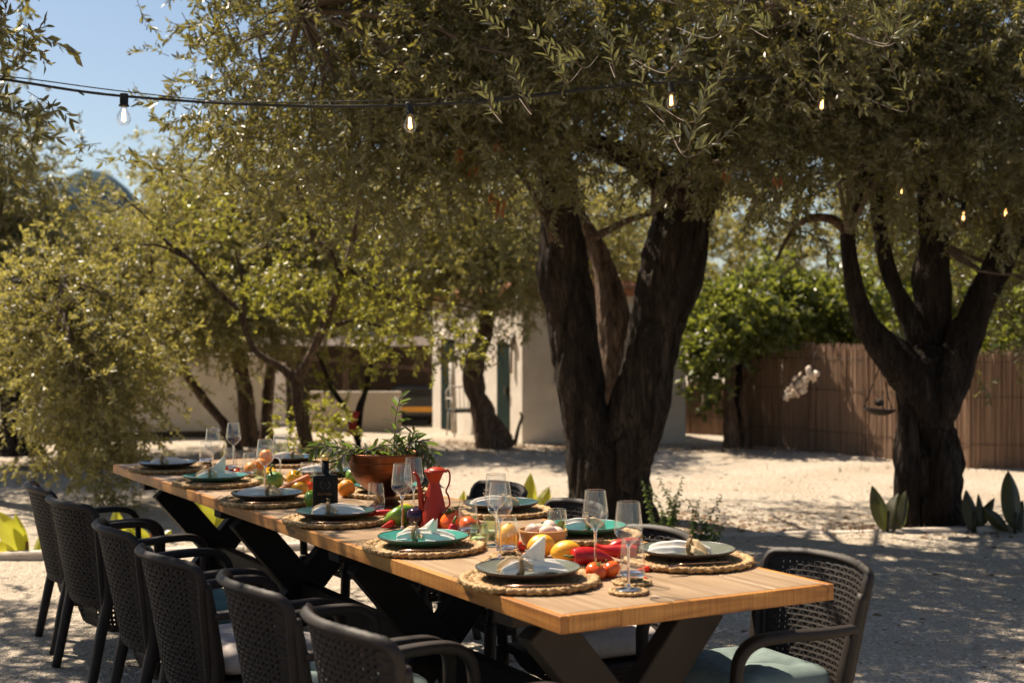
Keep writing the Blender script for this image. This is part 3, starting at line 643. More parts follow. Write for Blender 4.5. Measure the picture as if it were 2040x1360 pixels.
# olive added beyond the right edge, crown placed to shade the right foreground
ol7 = thing('olive_tree', 'olive tree added beyond the right edge, crown above the view shading the foreground', 'tree', (3.9, 6.2, 0))
mk_limb('trunk', ol7, [Vector(q) for q in ((3.9, 6.2, -0.1, 0.3), (3.88, 6.2, 0.6, 0.22), (3.8, 6.15, 1.4, 0.19), (3.6, 6.1, 2.2, 0.15), (3.2, 6.0, 3.1, 0.09))], M['bark'], 28, 8, 0.15, 26, 0.05)
cr, C7 = foliage('crown', ol7, [((0.3, 7.3, 3.95), (1.0, 1.0, 0.35)), ((0.1, 5.8, 3.9), (0.6, 0.8, 0.3)), ((1.9, 6.6, 3.75), (1.7, 1.1, 0.55)), ((3.4, 6.2, 3.6), (1.4, 1.6, 0.7))], 130, 10, 'olive_mid', [M['olive'], M['twig']], clump_r=0.3, seed=33, shell=0.2, reject=lambda c: win(c, [(-400, 30, 3000, 1400)]))
branches('branches', ol7, [(3.6, 6.1, 2.2), (3.2, 6.0, 3.1)], C7[::4], M['twig'], 0.03, 7)

# --- dark olive far left
T3 = at_y(35, 880, 14.5); T3.z = 0
ol4 = thing('olive_tree', 'dark shaded olive tree with a thick trunk at the left edge', 'tree', T3)
mk_limb('trunk', ol4, px_path([(35, 905, 60), (35, 875, 42), (32, 820, 32), (26, 760, 28), (10, 660, 26), (-10, 560, 22), (-20, 400, 14)], 14.5), M['bark'], 32, 8, 0.15, 31, 0.05)
cr, C4 = foliage('crown', ol4, [((-5.9, 14.4, 2.75), (1.3, 1.5, 1.25)), ((-5.3, 14.2, 2.1), (0.75, 1.0, 0.8)), ((-5.0, 13.7, 2.9), (0.5, 0.7, 0.95)), ((-4.9, 13.9, 2.0), (0.4, 0.6, 0.6))], 330, 9, 'olive_mid', [M['olive'], M['twig']], clump_r=0.45, seed=4, shell=0.3, reject=lambda c: win(c, [(110, -900, 300, 440)]))
branches('branches', ol4, [at_y(10, 660, 14.5), at_y(-20, 400, 14.5)], C4[::4], M['twig'], 0.04, 6)

# --- sunlit olive behind the table, left: leaning stems, drooping left side
T4 = at_y(470, 882, 17.2); T4.z = 0
ol5 = thing('olive_tree', 'broad sunlit olive tree with slanting trunks behind the far end of the table', 'tree', T4)
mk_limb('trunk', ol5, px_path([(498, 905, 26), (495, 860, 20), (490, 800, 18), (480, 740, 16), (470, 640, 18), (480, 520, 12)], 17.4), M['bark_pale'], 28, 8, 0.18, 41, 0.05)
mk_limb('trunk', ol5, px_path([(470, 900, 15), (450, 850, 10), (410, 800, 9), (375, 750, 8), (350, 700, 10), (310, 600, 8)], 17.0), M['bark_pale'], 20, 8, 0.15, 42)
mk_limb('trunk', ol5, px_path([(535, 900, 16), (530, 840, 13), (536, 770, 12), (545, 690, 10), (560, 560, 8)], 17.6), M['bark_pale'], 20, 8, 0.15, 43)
E5 = [((-3.2, 16.0, 1.9), (0.9, 1.0, 0.7)), ((-4.3, 16.6, 2.3), (2.3, 1.6, 1.1)), ((-5.2, 15.2, 1.7), (1.1, 1.6, 0.85)), ((-3.4, 17.2, 3.0), (1.6, 1.2, 0.75)), ((-5.1, 14.2, 1.15), (0.7, 1.2, 0.55)), ((-2.4, 17.0, 2.3), (1.0, 1.0, 0.9))]
OPEN5 = [(120, -900, 300, 450), (-400, 740, 85, 1400), (240, 760, 3000, 1400), (430, 720, 3000, 1400), (150, -900, 300, 420), (-400, -900, 200, 400)]
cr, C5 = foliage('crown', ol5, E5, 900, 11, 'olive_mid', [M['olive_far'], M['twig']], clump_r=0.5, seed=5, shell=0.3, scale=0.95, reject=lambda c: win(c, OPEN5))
branches('branches', ol5, [at_y(480, 520, 17.4), at_y(310, 600, 17), at_y(560, 560, 17.6), at_y(470, 640, 17.4)], C5[::4], M['twig'], 0.04, 8)
# weeping curtain of the same kind nearer the table
ol6 = thing('olive_tree', 'weeping olive tree left of the table, its drooping boughs nearly touching the gravel', 'tree', (-4.5, 11.6, 0))
mk_limb('trunk', ol6, [Vector(q) for q in ((-4.75, 11.9, -0.1, 0.2), (-4.7, 11.8, 0.6, 0.14), (-4.5, 11.6, 1.3, 0.1), (-4.1, 11.2, 1.8, 0.06), (-3.6, 10.9, 1.85, 0.03))], M['bark'], 24, 8, 0.15, 51)
OPEN6 = [(330, -900, 3000, 1400), (-400, 690, 85, 1400), (265, 780, 3000, 1400), (-400, -900, 3000, 470), (-400, 890, 120, 1400), (-400, 940, 3000, 1400)]
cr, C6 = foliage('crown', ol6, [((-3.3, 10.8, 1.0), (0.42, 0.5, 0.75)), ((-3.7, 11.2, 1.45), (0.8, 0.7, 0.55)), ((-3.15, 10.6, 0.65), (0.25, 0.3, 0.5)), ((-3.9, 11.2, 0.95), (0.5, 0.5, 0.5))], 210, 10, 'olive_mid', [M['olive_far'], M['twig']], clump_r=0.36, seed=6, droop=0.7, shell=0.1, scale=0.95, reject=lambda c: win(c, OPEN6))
branches('branches', ol6, [(-4.1, 11.2, 1.8), (-3.6, 10.9, 1.85)], C6[::3], M['twig'], 0.02, 9)

# --- yellow-green citrus tree
T5 = at_y(612, 990, 11.6); T5.z = 0
cit = thing('citrus_tree', 'young lemon tree with thin forked branches and bright yellow-green leaves', 'tree', T5)
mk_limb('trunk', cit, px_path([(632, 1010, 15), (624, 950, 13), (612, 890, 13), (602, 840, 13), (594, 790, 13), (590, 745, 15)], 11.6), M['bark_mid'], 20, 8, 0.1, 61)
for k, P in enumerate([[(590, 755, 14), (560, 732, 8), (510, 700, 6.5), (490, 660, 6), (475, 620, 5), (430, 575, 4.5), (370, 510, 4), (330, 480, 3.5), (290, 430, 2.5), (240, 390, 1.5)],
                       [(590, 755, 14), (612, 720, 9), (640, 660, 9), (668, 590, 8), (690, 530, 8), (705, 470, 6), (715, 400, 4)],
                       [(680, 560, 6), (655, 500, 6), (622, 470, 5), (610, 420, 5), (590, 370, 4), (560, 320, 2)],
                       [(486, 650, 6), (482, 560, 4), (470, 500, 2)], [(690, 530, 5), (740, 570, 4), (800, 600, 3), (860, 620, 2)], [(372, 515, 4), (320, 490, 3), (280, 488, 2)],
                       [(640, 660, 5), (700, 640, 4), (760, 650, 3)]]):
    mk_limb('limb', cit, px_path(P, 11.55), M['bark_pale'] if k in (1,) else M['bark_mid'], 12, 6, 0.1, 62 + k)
def pe(px, py, Y, rx, rz, ry=0.4): 
    p = at_y(px, py, Y); return (tuple(p), (rx / FPX * Y, ry, rz / FPX * Y))
foliage('crown', cit, [pe(310, 450, 11.4, 60, 40), pe(400, 440, 11.4, 70, 60), pe(520, 560, 11.4, 60, 50), pe(600, 560, 11.5, 90, 70), pe(700, 480, 11.5, 60, 50), pe(760, 640, 11.4, 90, 60), pe(860, 650, 11.4, 75, 50),
        pe(700, 600, 11.6, 90, 60), pe(600, 420, 11.5, 60, 60), pe(780, 560, 11.5, 70, 40), pe(640, 340, 11.5, 50, 40), pe(915, 655, 11.3, 30, 30)], 88, 6, 'citrus', [M['citrus'], M['twig']], clump_r=0.26, seed=7, shell=0.2, scale=0.58)
# low shoots by its foot
foliage('suckers', cit, [pe(620, 850, 11.7, 55, 50, 0.3), pe(655, 900, 11.7, 30, 40, 0.2), pe(560, 820, 11.7, 25, 25, 0.2), pe(585, 900, 11.6, 30, 30, 0.2)], 26, 4, 'citrus', [M['citrus'], M['twig']], clump_r=0.16, seed=71, shell=0.1, scale=0.7)

# bare sapling with a red cloth
sap = thing('sapling', 'bare young sapling with dark stems in front of the beige panel', 'tree', at_z(708, 900, 0))
for P in ([(712, 905, 7), (716, 850, 5), (722, 800, 5), (735, 760, 4), (740, 700, 3)], [(712, 880, 5), (690, 820, 5), (660, 770, 5), (640, 720, 4), (620, 680, 3)], [(714, 860, 4), (712, 815, 4), (730, 770, 3), (728, 730, 2)]):
    mk_limb('limb', sap, px_path(P, 16.5), M['bark'], 8, 5, 0.1, 80)
foliage('crown', sap, [pe(690, 760, 16.5, 50, 40, .3), pe(650, 690, 16.5, 60, 50, .3)], 9, 5, 'citrus', [M['citrus'], M['twig']], clump_r=0.25, seed=72, shell=0.1, scale=0.9)
rib = MB(); p = at_y(706, 835, 16.4)
rib.add([(p.x - 0.07, p.y, p.z + 0.1), (p.x + 0.07, p.y - 0.02, p.z + 0.09), (p.x + 0.03, p.y - 0.03, p.z - 0.02), (p.x + 0.02, p.y, p.z - 0.2), (p.x - 0.09, p.y - 0.02, p.z - 0.17), (p.x - 0.05, p.y, p.z)], [(0, 1, 2, 5), (5, 2, 3, 4)])
o = rib.build('ribbon', M['red_ribbon']); sm = o.modifiers.new('s', 'SOLIDIFY'); sm.thickness = 0.01; tag(o, 'red cloth tied round the stem of the bare sapling', 'ribbon')

# --- olive beside the white house
T6 = at_z(975, 895, 0)
ol8 = thing('olive_tree', 'leaning olive tree with a twisted trunk beside the white house', 'tree', T6)
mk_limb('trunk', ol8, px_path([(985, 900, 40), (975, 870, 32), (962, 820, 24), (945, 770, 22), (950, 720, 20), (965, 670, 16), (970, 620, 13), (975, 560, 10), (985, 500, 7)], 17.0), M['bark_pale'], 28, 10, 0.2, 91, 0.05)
cr, C8 = foliage('crown', ol8, [pe(910, 420, 17, 150, 130, 1.3), pe(1000, 520, 16.6, 130, 90, 1.0), pe(830, 560, 17, 80, 80, 0.8), pe(1180, 480, 18.5, 130, 130, 1.0)], 420, 10, 'olive_mid', [M['olive_far'], M['twig']], clump_r=0.5, seed=8, shell=0.3, reject=lambda c: win(c, [(-400, 640, 3000, 1400)]))
foliage('spray', ol8, [pe(1015, 685, 15.5, 30, 30, 0.2), pe(900, 690, 16.6, 40, 30, 0.3)], 9, 5, 'olive_far', [M['olive_far'], M['twig']], clump_r=0.25, seed=81, shell=0.1)
branches('branches', ol8, [at_y(970, 620, 17), at_y(985, 500, 17)], C8[::4], M['twig'], 0.04, 10)

# --- trees beyond the house and the fence, one by one
far_spec = [(-10.5, 25, 2.0, 1.7, 2.6, 'pale olive tree far behind the dark tree at the left edge'), (-8.0, 23, 1.5, 1.15, 2.0, 'low pale olive tree below the far hill'), (-6.6, 27, 2.2, 1.5, 2.2, 'round olive tree behind the broad sunlit olive'),
            (-3.9, 25, 2.6, 1.9, 2.2, 'tall olive tree rising behind the lemon tree'), (-1.2, 26, 2.9, 2.0, 2.3, 'olive tree behind the leaning olive and the house roof'),
            (2.0, 25, 2.9, 2.1, 2.2, 'olive tree behind the fork of the big trunk'), (4.8, 23, 2.6, 2.0, 2.2, 'sunlit olive tree beyond the reed fence left of the gnarled trunk'),
            (7.6, 21, 2.5, 2.0, 2.0, 'yellow-green tree beyond the reed fence right of the gnarled trunk'), (10.0, 22, 2.5, 2.2, 2.2, 'olive tree beyond the fence at the right edge')]
for i, (x, y, z, rz, rx, lab) in enumerate(far_spec):
    t = thing('olive_tree', lab, 'tree', (x, y, 0), 0, 'trees beyond the yard')
    mk_limb('trunk', t, [Vector(q) for q in ((x, y, -0.1, 0.3), (x + 0.05, y, 0.6, 0.2), (x + 0.1, y, 1.2, 0.17), (x - 0.1, y, z, 0.1), (x, y, z + rz * 0.6, 0.03))], M['bark'], 14, 5, 0.15, i)
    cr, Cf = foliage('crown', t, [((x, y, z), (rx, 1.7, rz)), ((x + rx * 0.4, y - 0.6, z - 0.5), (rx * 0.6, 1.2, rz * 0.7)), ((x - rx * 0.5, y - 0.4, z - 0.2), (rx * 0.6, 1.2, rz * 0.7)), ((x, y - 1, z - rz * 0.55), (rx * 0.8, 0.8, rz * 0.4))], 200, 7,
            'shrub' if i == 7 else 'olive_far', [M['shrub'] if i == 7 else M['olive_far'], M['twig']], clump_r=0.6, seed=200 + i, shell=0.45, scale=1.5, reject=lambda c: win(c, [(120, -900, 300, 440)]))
# bushes
for i, (ells, lab, n) in enumerate([([pe(1470, 630, 17.0, 95, 60, 0.6), pe(1410, 690, 16.6, 40, 60, 0.4), pe(1530, 600, 17.5, 60, 60, 0.6), pe(1415, 760, 17, 25, 30, 0.3)], 'bright green broad-leaved shrub spilling over the left end of the reed fence', 150),
                              ([pe(1625, 650, 17.6, 75, 45, 0.5), pe(1600, 620, 18.4, 60, 60, 0.6), pe(1690, 620, 17.6, 60, 60, 0.5)], 'green shrub peering over the reed fence above the white shell cluster', 110),
                              ([pe(1950, 600, 17.2, 100, 90, 0.6), pe(2040, 700, 15.6, 80, 90, 0.5), pe(1990, 520, 17.6, 60, 60, 0.5)], 'yellow-green shrub over the reed fence between the stems of the gnarled olive', 130)]):
    c = ells[0][0]; t = thing('shrub', lab, 'shrub', (c[0], c[1] + 0.3, 0))
    mk_limb('stem', t, [Vector(q) for q in ((c[0], c[1] + .3, -0.05, 0.07), (c[0] + .05, c[1] + .2, 0.8, 0.05), (c[0], c[1], c[2], 0.02))], M['bark'], 10, 5, 0.1, i)
    foliage('foliage', t, ells, n, 8, 'shrub', [M['shrub'], M['twig']], clump_r=0.26, seed=300 + i, shell=0.2, scale=1.0, reject=(lambda c: win(c, [(1430, 675, 1990, 1400)])) )

# ------------------------------------------------------------------ white house
hc = at_z(1040, 882, 0)
hd = (at_z(862, 850, 0) - hc).normalized(); hl = (at_z(862, 850, 0) - hc).length           # left facade direction
house = thing('house', 'low white plastered house with green doors and a clay tile roof', 'house', hc)
HZ = 1.92
mb = MB()
r1 = Vector((0.985, 0.02, 0)) * 2.18; far = hd * hl + Vector((2.35, 0.6, 0))
foot = [Vector((0, 0, 0)), r1, r1 + hd * hl, hd * hl]
mb.add([(*p[:2], -0.1) for p in foot] + [(*p[:2], HZ) for p in foot], [(0, 1, 5, 4), (1, 2, 6, 5), (2, 3, 7, 6), (3, 0, 4, 7), (4, 5, 6, 7)])
mb.build('wall', M['plaster'], house, False)
ctr = sum(foot, Vector()) / 4
def grow(p, k): return ctr + (p - ctr) * k
mb = MB(); e = [grow(p, 1.08) for p in foot]; ridge = [ (e[0] + e[1]) / 2 + (ctr - (e[0] + e[1]) / 2) * 0.5, (e[2] + e[3]) / 2 + (ctr - (e[2] + e[3]) / 2) * 0.5]
mb.add([(*p[:2], HZ + 0.003) for p in e] + [(*p[:2], HZ + 0.06) for p in e] + [(*p[:2], HZ + 0.22) for p in ridge], [(0, 1, 5, 4), (1, 2, 6, 5), (2, 3, 7, 6), (3, 0, 4, 7), (4, 5, 8), (5, 6, 9, 8), (6, 7, 9), (7, 4, 8, 9), (3, 2, 1, 0)])
roof = mb.build('roof', M['tile'], house, False)
tl = MB()
def tiles(a, b, top_a, top_b, n):
    for i in range(n):
        t = (i + 0.5) / n; p = a.lerp(b, t); q = top_a.lerp(top_b, t)
        tl.tube([(p.x, p.y, HZ + 0.07), (q.x, q.y, q.z + 0.02)], 0.045, 6, True)
up = [Vector((*ridge[0][:2], HZ + 0.22)), Vector((*ridge[1][:2], HZ + 0.22))]
tiles(e[0], e[3], up[0], up[1], 34); tiles(e[0], e[1], up[0] + Vector((-.01, 0, 0)), up[0] + Vector((0.01, 0, 0)), 24)
o = tl.build('roof_tiles', M['tile'], house); o['kind'] = 'stuff'
def facade_box(t, w, z0, z1, out=0.02, dep=0.05):
    "a box on the left facade at distance t from the corner"
    nrm = Vector((hd.y, -hd.x, 0)); nrm = nrm if nrm.x < 0 else -nrm
    c = hd * t + nrm * (out - dep / 2); rot = Matrix.Rotation(math.atan2(hd.y, hd.x), 3, 'Z')
    return (c.x, c.y, (z0 + z1) / 2), (w, dep, z1 - z0), rot
for (t, w, z1) in ((0.62, 0.42, 1.32), (2.75, 0.55, 1.35)):
    c, s, r_ = facade_box(t, w, 0.0, z1, 0.012, 0.05); d = MB().box(c, s, r_).build('door', M['door_green'], house, False)
    c, s, r_ = facade_box(t, w + 0.12, z1, z1 + 0.07, 0.035, 0.06); MB().box(c, s, r_).build('lintel', M['plaster'], d, False)
    c, s, r_ = facade_box(t - w * 0.35, 0.04, 0.62, 0.72, 0.05, 0.05); MB().box(c, s, r_).build('handle', M['rope'], d, False)
wf = MB().box((0.62, -0.01, 1.05), (0.34, 0.05, 0.5), None).build('window', M['door_green'], house, False)
MB().box((0.62, -0.045, 0.76), (0.46, 0.1, 0.05), None).build('sill', M['plaster'], wf, False)
MB().box((0.62, -0.04, 1.05), (0.02, 0.012, 0.5), None).build('glazing_bar', M['metal_white'], wf, False)
pl = MB(); c, s, r_ = facade_box(0.28, 0.03, 0.9, 1.3, 0.05, 0.03); pl.box(c, s, r_); c, s, r_ = facade_box(0.28, 0.11, 1.28, 1.42, 0.07, 0.07); pl.box(c, s, r_, 0.02); pl.build('wall_lamp', M['metal_white'], house)
# curved iron hoe handle leaning on the wall
q = MB(); p = at_z(1025, 885, 0); q.tube([(p.x, p.y - .1, 0), (p.x + 0.05, p.y - 0.08, 0.22), (p.x + 0.1, p.y - 0.05, 0.36), (p.x + 0.07, p.y - 0.05, 0.42)], [0.03, 0.022, 0.02, 0.012], 8)
tag(q.build('stump', M['bark']), 'dark crooked stick standing at the corner of the white house', 'stick')

# garden chair by the house
gc = thing('garden_chair', 'pale metal garden chair with black seat beside the leaning olive', 'chair', at_z(925, 868, 0), 0.35)
for sx in (-1, 1):
    for sy in (-1, 1):
        MB().tube([(sx * 0.2, sy * 0.18, 0), (sx * 0.18, sy * 0.16, 0.36 if sy < 0 else 0.36)], 0.012, 6).build('leg', M['metal_white'], gc)
MB().box((0, 0, 0.36), (0.4, 0.36, 0.05), None, 0.01).build('seat', M['rubber'], gc, False)
fr = MB(); fr.tube([(-0.2, 0.18, 0.36), (-0.2, 0.21, 0.62), (-0.14, 0.22, 0.68), (0.14, 0.22, 0.68), (0.2, 0.21, 0.62), (0.2, 0.18, 0.36)], 0.012, 6)
for k in range(5): fr.tube([(-0.12 + k * 0.06, 0.19, 0.38), (-0.12 + k * 0.06, 0.22, 0.68)], 0.006, 5)
fr.build('backrest', M['metal_white'], gc)
for sx in (-1, 1): MB().tube([(sx * 0.2, 0.2, 0.52), (sx * 0.22, -0.1, 0.53), (sx * 0.2, -0.17, 0.36)], 0.012, 6).build('armrest', M['metal_white'], gc)
# white post
o = MB().tube([at_z(905, 862, 0), at_y(900, 722, 19.7)], 0.045, 10).build('post', M['metal_white']); tag(o, 'white pole standing beside the narrow green door of the house', 'post')

# ------------------------------------------------------------------ yard walls and shed
def wall(name, a, b, h, th, mat, label, base=None):
    a = Vector(a); b = Vector(b); d = b - a; L = d.length; c = (a + b) / 2; r_ = Matrix.Rotation(math.atan2(d.y, d.x), 3, 'Z')
    t = thing(name, label, 'wall', (c.x, c.y, 0))
    MB().box((0, 0, h / 2 - 0.05), (L, th, h + 0.1), r_, 0.01).build('wall_body', mat, t, False)
    if base: MB().box((0, 0, base / 2 - 0.06), (L + 0.004, th + 0.07, base + 0.1), r_).build('plinth', M['shed_dark'], t, False)
    return t
wall('garden_wall', (-9.5, 18.3, 0), (-3.35, 19.0, 0), 1.15, 0.22, M['plaster'], 'long weathered white garden wall with a dark base behind the weeping olive', 0.1)
pa = at_z(627, 858, 0); pb = at_z(792, 862, 0)
t = thing('panel_wall', 'smooth beige low wall behind the bare sapling', 'wall', (pa + pb) / 2)
MB().box((0, 0, 0.29), ((pb - pa).length, 0.12, 0.60), None, 0.006).build('wall_body', M['plaster2'], t, False)
sh = thing('shed', 'dark open shed with sloping board roof behind the beige low wall', 'shed', (-2.75, 22.2, 0))
MB().box((0, 0.5, 0.62), (3.0, 0.08, 1.3)).build('back_wall', M['shed_dark'], sh, False)
for x in (-1.46, 0.1, 1.46): MB().box((x, -0.4, 0.6), (0.1, 0.1, 1.22)).build('post', M['bark_pale'], sh, False)
for k in range(8): MB().box((-1.4 + k * 0.4, 0.05, 1.30 + (k % 2) * 0.012), (0.39, 1.3, 0.03), Matrix.Rotation(0.12, 3, 'X')).build('roof_board', M['shed_dark'], sh, False)
MB().box((0.2, -0.46, 0.98), (2.6, 0.04, 0.06), Matrix.Rotation(0.1, 3, 'Y')).build('beam', M['bark_pale'], sh, False)
MB().box((-1.1, -0.44, 0.5), (0.5, 0.05, 0.95)).build('side_panel', M['plaster'], sh, False)
# parked vehicle behind
vc = at_z(835, 852, 0)
car = thing('parked_car', 'dark parked car with yellow and red lower side between beige wall and house', 'car', (vc.x + 0.12, vc.y + 0.9, 0)); car.scale = (0.8, 0.8, 0.84)
body = MB(); P = [(-0.95, 0.16), (0.72, 0.16), (0.78, 0.3), (0.76, 0.42), (0.5, 0.5), (0.28, 0.72), (-0.62, 0.74), (-0.9, 0.52), (-0.97, 0.4)]
body.add([(x, y, z) for y in (-0.42, 0.42) for x, z in P], [tuple(range(9)), tuple(range(17, 8, -1))] + [(i, 9 + i, 9 + (i + 1) % 9, (i + 1) % 9) for i in range(9)])
o = body.build('body', M['car_dark'], car, False); bv = o.modifiers.new('b', 'BEVEL'); bv.width = 0.04; bv.segments = 3
MB().box((-0.22, -0.445, 0.3), (0.72, 0.03, 0.1), None, 0.01).build('side_stripe', M['car_yellow'], car, False)
MB().box((0.43, -0.445, 0.29), (0.56, 0.032, 0.17), None, 0.01).build('side_stripe', M['car_red'], car, False)
MB().box((-0.15, -0.428, 0.6), (0.6, 0.02, 0.14), None, 0.005).build('window', M['rubber'], car, False)
for x in (-0.6, 0.5):
    w_ = MB(); w_.lathe([(0.0, -0.04), (0.12, -0.04), (0.145, -0.02), (0.145, 0.03), (0.12, 0.05), (0, 0.05)], 20); w_.xform(Matrix.Translation((x, -0.43, 0.14)) @ Matrix.Rotation(math.pi / 2, 4, 'X')); w_.build('wheel', M['rubber'], car)

# ------------------------------------------------------------------ reed fence
FP = [at_z(1448, 884, 0), at_z(1610, 896, 0), at_z(1780, 916, 0), at_z(1930, 932, 0), at_z(2130, 936, 0), at_z(2400, 960, 0)]
def fence(name, pts, h, label, dens=135, seed=0, lean=0.01):
    t = thing(name, label, 'fence', pts[0]); loc = Vector(pts[0]); rs = random.Random(seed); k = 0
    for i in range(len(pts) - 1):
        a, b = pts[i], pts[i + 1]; L = (b - a).length; mb = MB(); nrm = Vector((-(b - a).y, (b - a).x, 0)).normalized()
        for j in range(int(L * dens)):
            p = a.lerp(b, (j + rs.uniform(-0.35, 0.35)) / (L * dens)) + nrm * rs.uniform(-0.012, 0.012) - loc; hh = h + rs.uniform(-0.045, 0.03) + 0.03 * math.sin(p.x * 2.1); r = rs.uniform(0.0055, 0.010)
            q = p + Vector((rs.uniform(-lean, lean), rs.uniform(-lean, lean), 0)) * 2
            mb.tube([(p.x, p.y, -0.04), (q.x, q.y, hh)], r, 4, False)
        for j in range(int(L * dens * 0.6)):
            p = a.lerp(b, (j + rs.random()) / (L * dens * 0.6)) + nrm * 0.024 - loc; hh = h + rs.uniform(-0.08, 0.0) + 0.03 * math.sin(p.x * 2.1); d_ = rs.uniform(-lean, lean)
            mb.tube([(p.x, p.y, -0.04), (p.x + d_, p.y, hh)], rs.uniform(0.008, 0.012), 4, False)
        o = mb.build('reeds', M['reed'], t); o['kind'] = 'stuff'
        for z in (0.25, 0.75, h - 0.15): MB().tube([(a - loc - nrm * 0.022) + Vector((0, 0, z)), (b - loc - nrm * 0.022) + Vector((0, 0, z + 0.01))], 0.0035, 5).build('wire', M['rope'], t)
        m_ = int(L / 1.3) + 1
        for j in range(m_):
            p = a.lerp(b, j / m_) - loc + nrm * 0.05; MB().tube([(p.x, p.y, -0.1), (p.x, p.y, h + 0.02)], 0.03, 8).build('post', M['bark_pale'], t)
    return t
fence('reed_fence', FP, 1.27, 'long reed fence of brown canes closing the yard on the right')
fence('reed_fence', [at_z(1345, 862, 0), at_z(1450, 868, 0)], 0.72, 'short dark stretch of reed fence set back behind the green shrub', 120, 3)
for k, (px, w, lab) in enumerate(((1462, 20, 'thick leaning dead stump at the left end of the reed fence'), (1490, 12, 'thin dead trunk against the reed fence behind the stump'))):
    o = mesh_obj('stump', *limb(px_path([(px, 893, w), (px - 4, 840, w * .8), (px - 10, 790, w * .6), (px - 6 + 10 * k, 720, w * .5)], 16.9 - 0.0 * k), 6, 14, 0.2, k), M['bark_pale']); tag(o, lab, 'stump')
# shell cluster on the fence
sp0, sp1 = at_y(1572, 790, 16.0), at_y(1622, 738, 15.75)
cl = thing('shell_cluster', 'white shell ornament hung slantwise on the reed fence', 'ornament', sp0.lerp(sp1, 0.5))
rs = random.Random(4); sme = None
for k in range(44):
    t_ = rs.random(); w_ = 0.105 * math.sin(math.pi * min(1, 0.25 + t_ * 0.6)); p = (sp1 - sp0) * (t_ - 0.5) + Vector((rs.uniform(-1, 1) * w_, rs.uniform(-0.05, 0.0), rs.uniform(-1, 1) * w_ * 0.8))
    if sme is None: o = MB().lathe([(0.001, 0.02), (0.02, 0.016), (0.036, 0.004), (0.04, -0.004), (0.02, -0.01), (0.001, -0.012)], 10, (0, 0, 0), lambda a, z: 1 + 0.12 * math.cos(a * 5)).build('shell', M['shell'], cl); sme = o.data
    else: o = bpy.data.objects.new('shell', sme); COL.objects.link(o); o.parent = cl
    o.location = p; o.rotation_euler = (rs.uniform(0.8, 2.2), rs.uniform(-0.6, 0.6), rs.uniform(0, 3)); s = rs.uniform(0.7, 1.1); o.scale = (s, s, s)
MB().tube([(sp1 - sp0) * 0.42, (sp1 - sp0) * 0.5 + Vector((0.02, 0.05, 0.22))], 0.004, 5).build('cord', M['rope'], cl)
# hanging bowl in the right tree
hb = at_y(1752, 818, 9.9)
fd = thing('hanging_bowl', 'shallow clay bird bowl hanging on ropes from the gnarled olive', 'hanging bowl', hb)
MB().lathe([(0.001, -0.035), (0.05, -0.03), (0.09, -0.012), (0.118, 0.012), (0.121, 0.016), (0.113, 0.014), (0.085, -0.004), (0.04, -0.02), (0.001, -0.024)], 32).xform(Matrix.Rotation(0.07, 4, 'Y')).build('bowl', M['leg_brown'], fd)
hook = at_y(1755, 690, 10.1) - hb
for k in range(3):
    a = k * 2.094 + 0.5; MB().tube([(0.117 * math.cos(a), 0.117 * math.sin(a), 0.012), (hook.x * 0.8, hook.y * 0.8, hook.z * 0.72)], 0.004, 5).build('rope', M['rope'], fd)
MB().tube([(hook.x * 0.8, hook.y * 0.8, hook.z * 0.72), hook], 0.004, 6).build('rope', M['rope'], fd)
MB().lathe([(0.001, 0), (0.03, 0.012), (0.034, 0.035), (0.02, 0.055), (0.001, 0.06)], 14, (0.0, 0, 0.03)).build('knot', M['rope'], fd)

# ------------------------------------------------------------------ string lights
def catenary(P, per=16): 
    S = spline([V4(p, 0) for p in P], per); return [Vector(q[:3]) for q in S]
cabP = [at_y(-900, 60, 6.0), at_y(-300, 118, 6.0), at_y(0, 158, 6.0), at_y(245, 192, 6.0), at_y(600, 212, 6.2), at_y(950, 203, 6.6), at_y(1340, 165, 7.4), at_y(1640, 175, 8.5), at_y(1800, 330, 9.3), at_y(1920, 405, 10.0), at_y(2010, 400, 10.4), at_y(2300, 350, 11)]
sl = thing('string_light_cable', 'black festoon cable strung across the sky from the left into the olive crown', 'cable', cabP[3])
pts = catenary(cabP); l0 = Vector(sl.location)
MB().tube([p - l0 for p in pts], 0.0062, 7, False).build('cable', M['cable'], sl)
c2 = [p - l0 + Vector((0, 0.004, 0.008 + 0.016 * abs(math.sin(i * 0.11)))) for i, p in enumerate(pts)]
MB().tube(c2, 0.0028, 5, False).build('support_wire', M['cable'], sl)
MB().tube([at_y(158, 184, 6) - l0, at_y(168, 190, 6) - l0], 0.004, 6).build('cable_tie', M['cable'], sl)
def bulb(px, py, Y, label, rot=0.0):
    p = at_y(px, py, Y); t = thing('string_light_bulb', label, 'light bulb', p, 0, 'clear bulbs hanging on the festoon cable')
    MB().lathe([(0.001, 0.004), (0.017, 0.002), (0.0185, -0.004), (0.0185, -0.046), (0.0225, -0.048), (0.0225, -0.054), (0.016, -0.056), (0.001, -0.056)], 20).build('socket', M['cable'], t)
    MB().lathe([(0.013, -0.055), (0.014, -0.066), (0.024, -0.084), (0.0305, -0.102), (0.030, -0.116), (0.022, -0.130), (0.010, -0.137), (0.0005, -0.1385)], 24).build('glass', M['glass'], t)
    f = MB()
    for k in range(4):
        a = k * 1.57 + 0.4; f.tube([(0.0035 * math.cos(a), 0.0035 * math.sin(a), -0.068), (0.0075 * math.cos(a), 0.0075 * math.sin(a), -0.118)], 0.0019, 6)
    f.build('filament', M['filament'], t)
    t.rotation_euler = (0, rot, 0); return t
bulb(248, 188, 6.0, 'clear light bulb hanging against the blue sky', 0.02)
bulb(815, 206, 6.4, 'glowing bulb hanging in front of the leaves of the big olive, left of its trunk', -0.05)
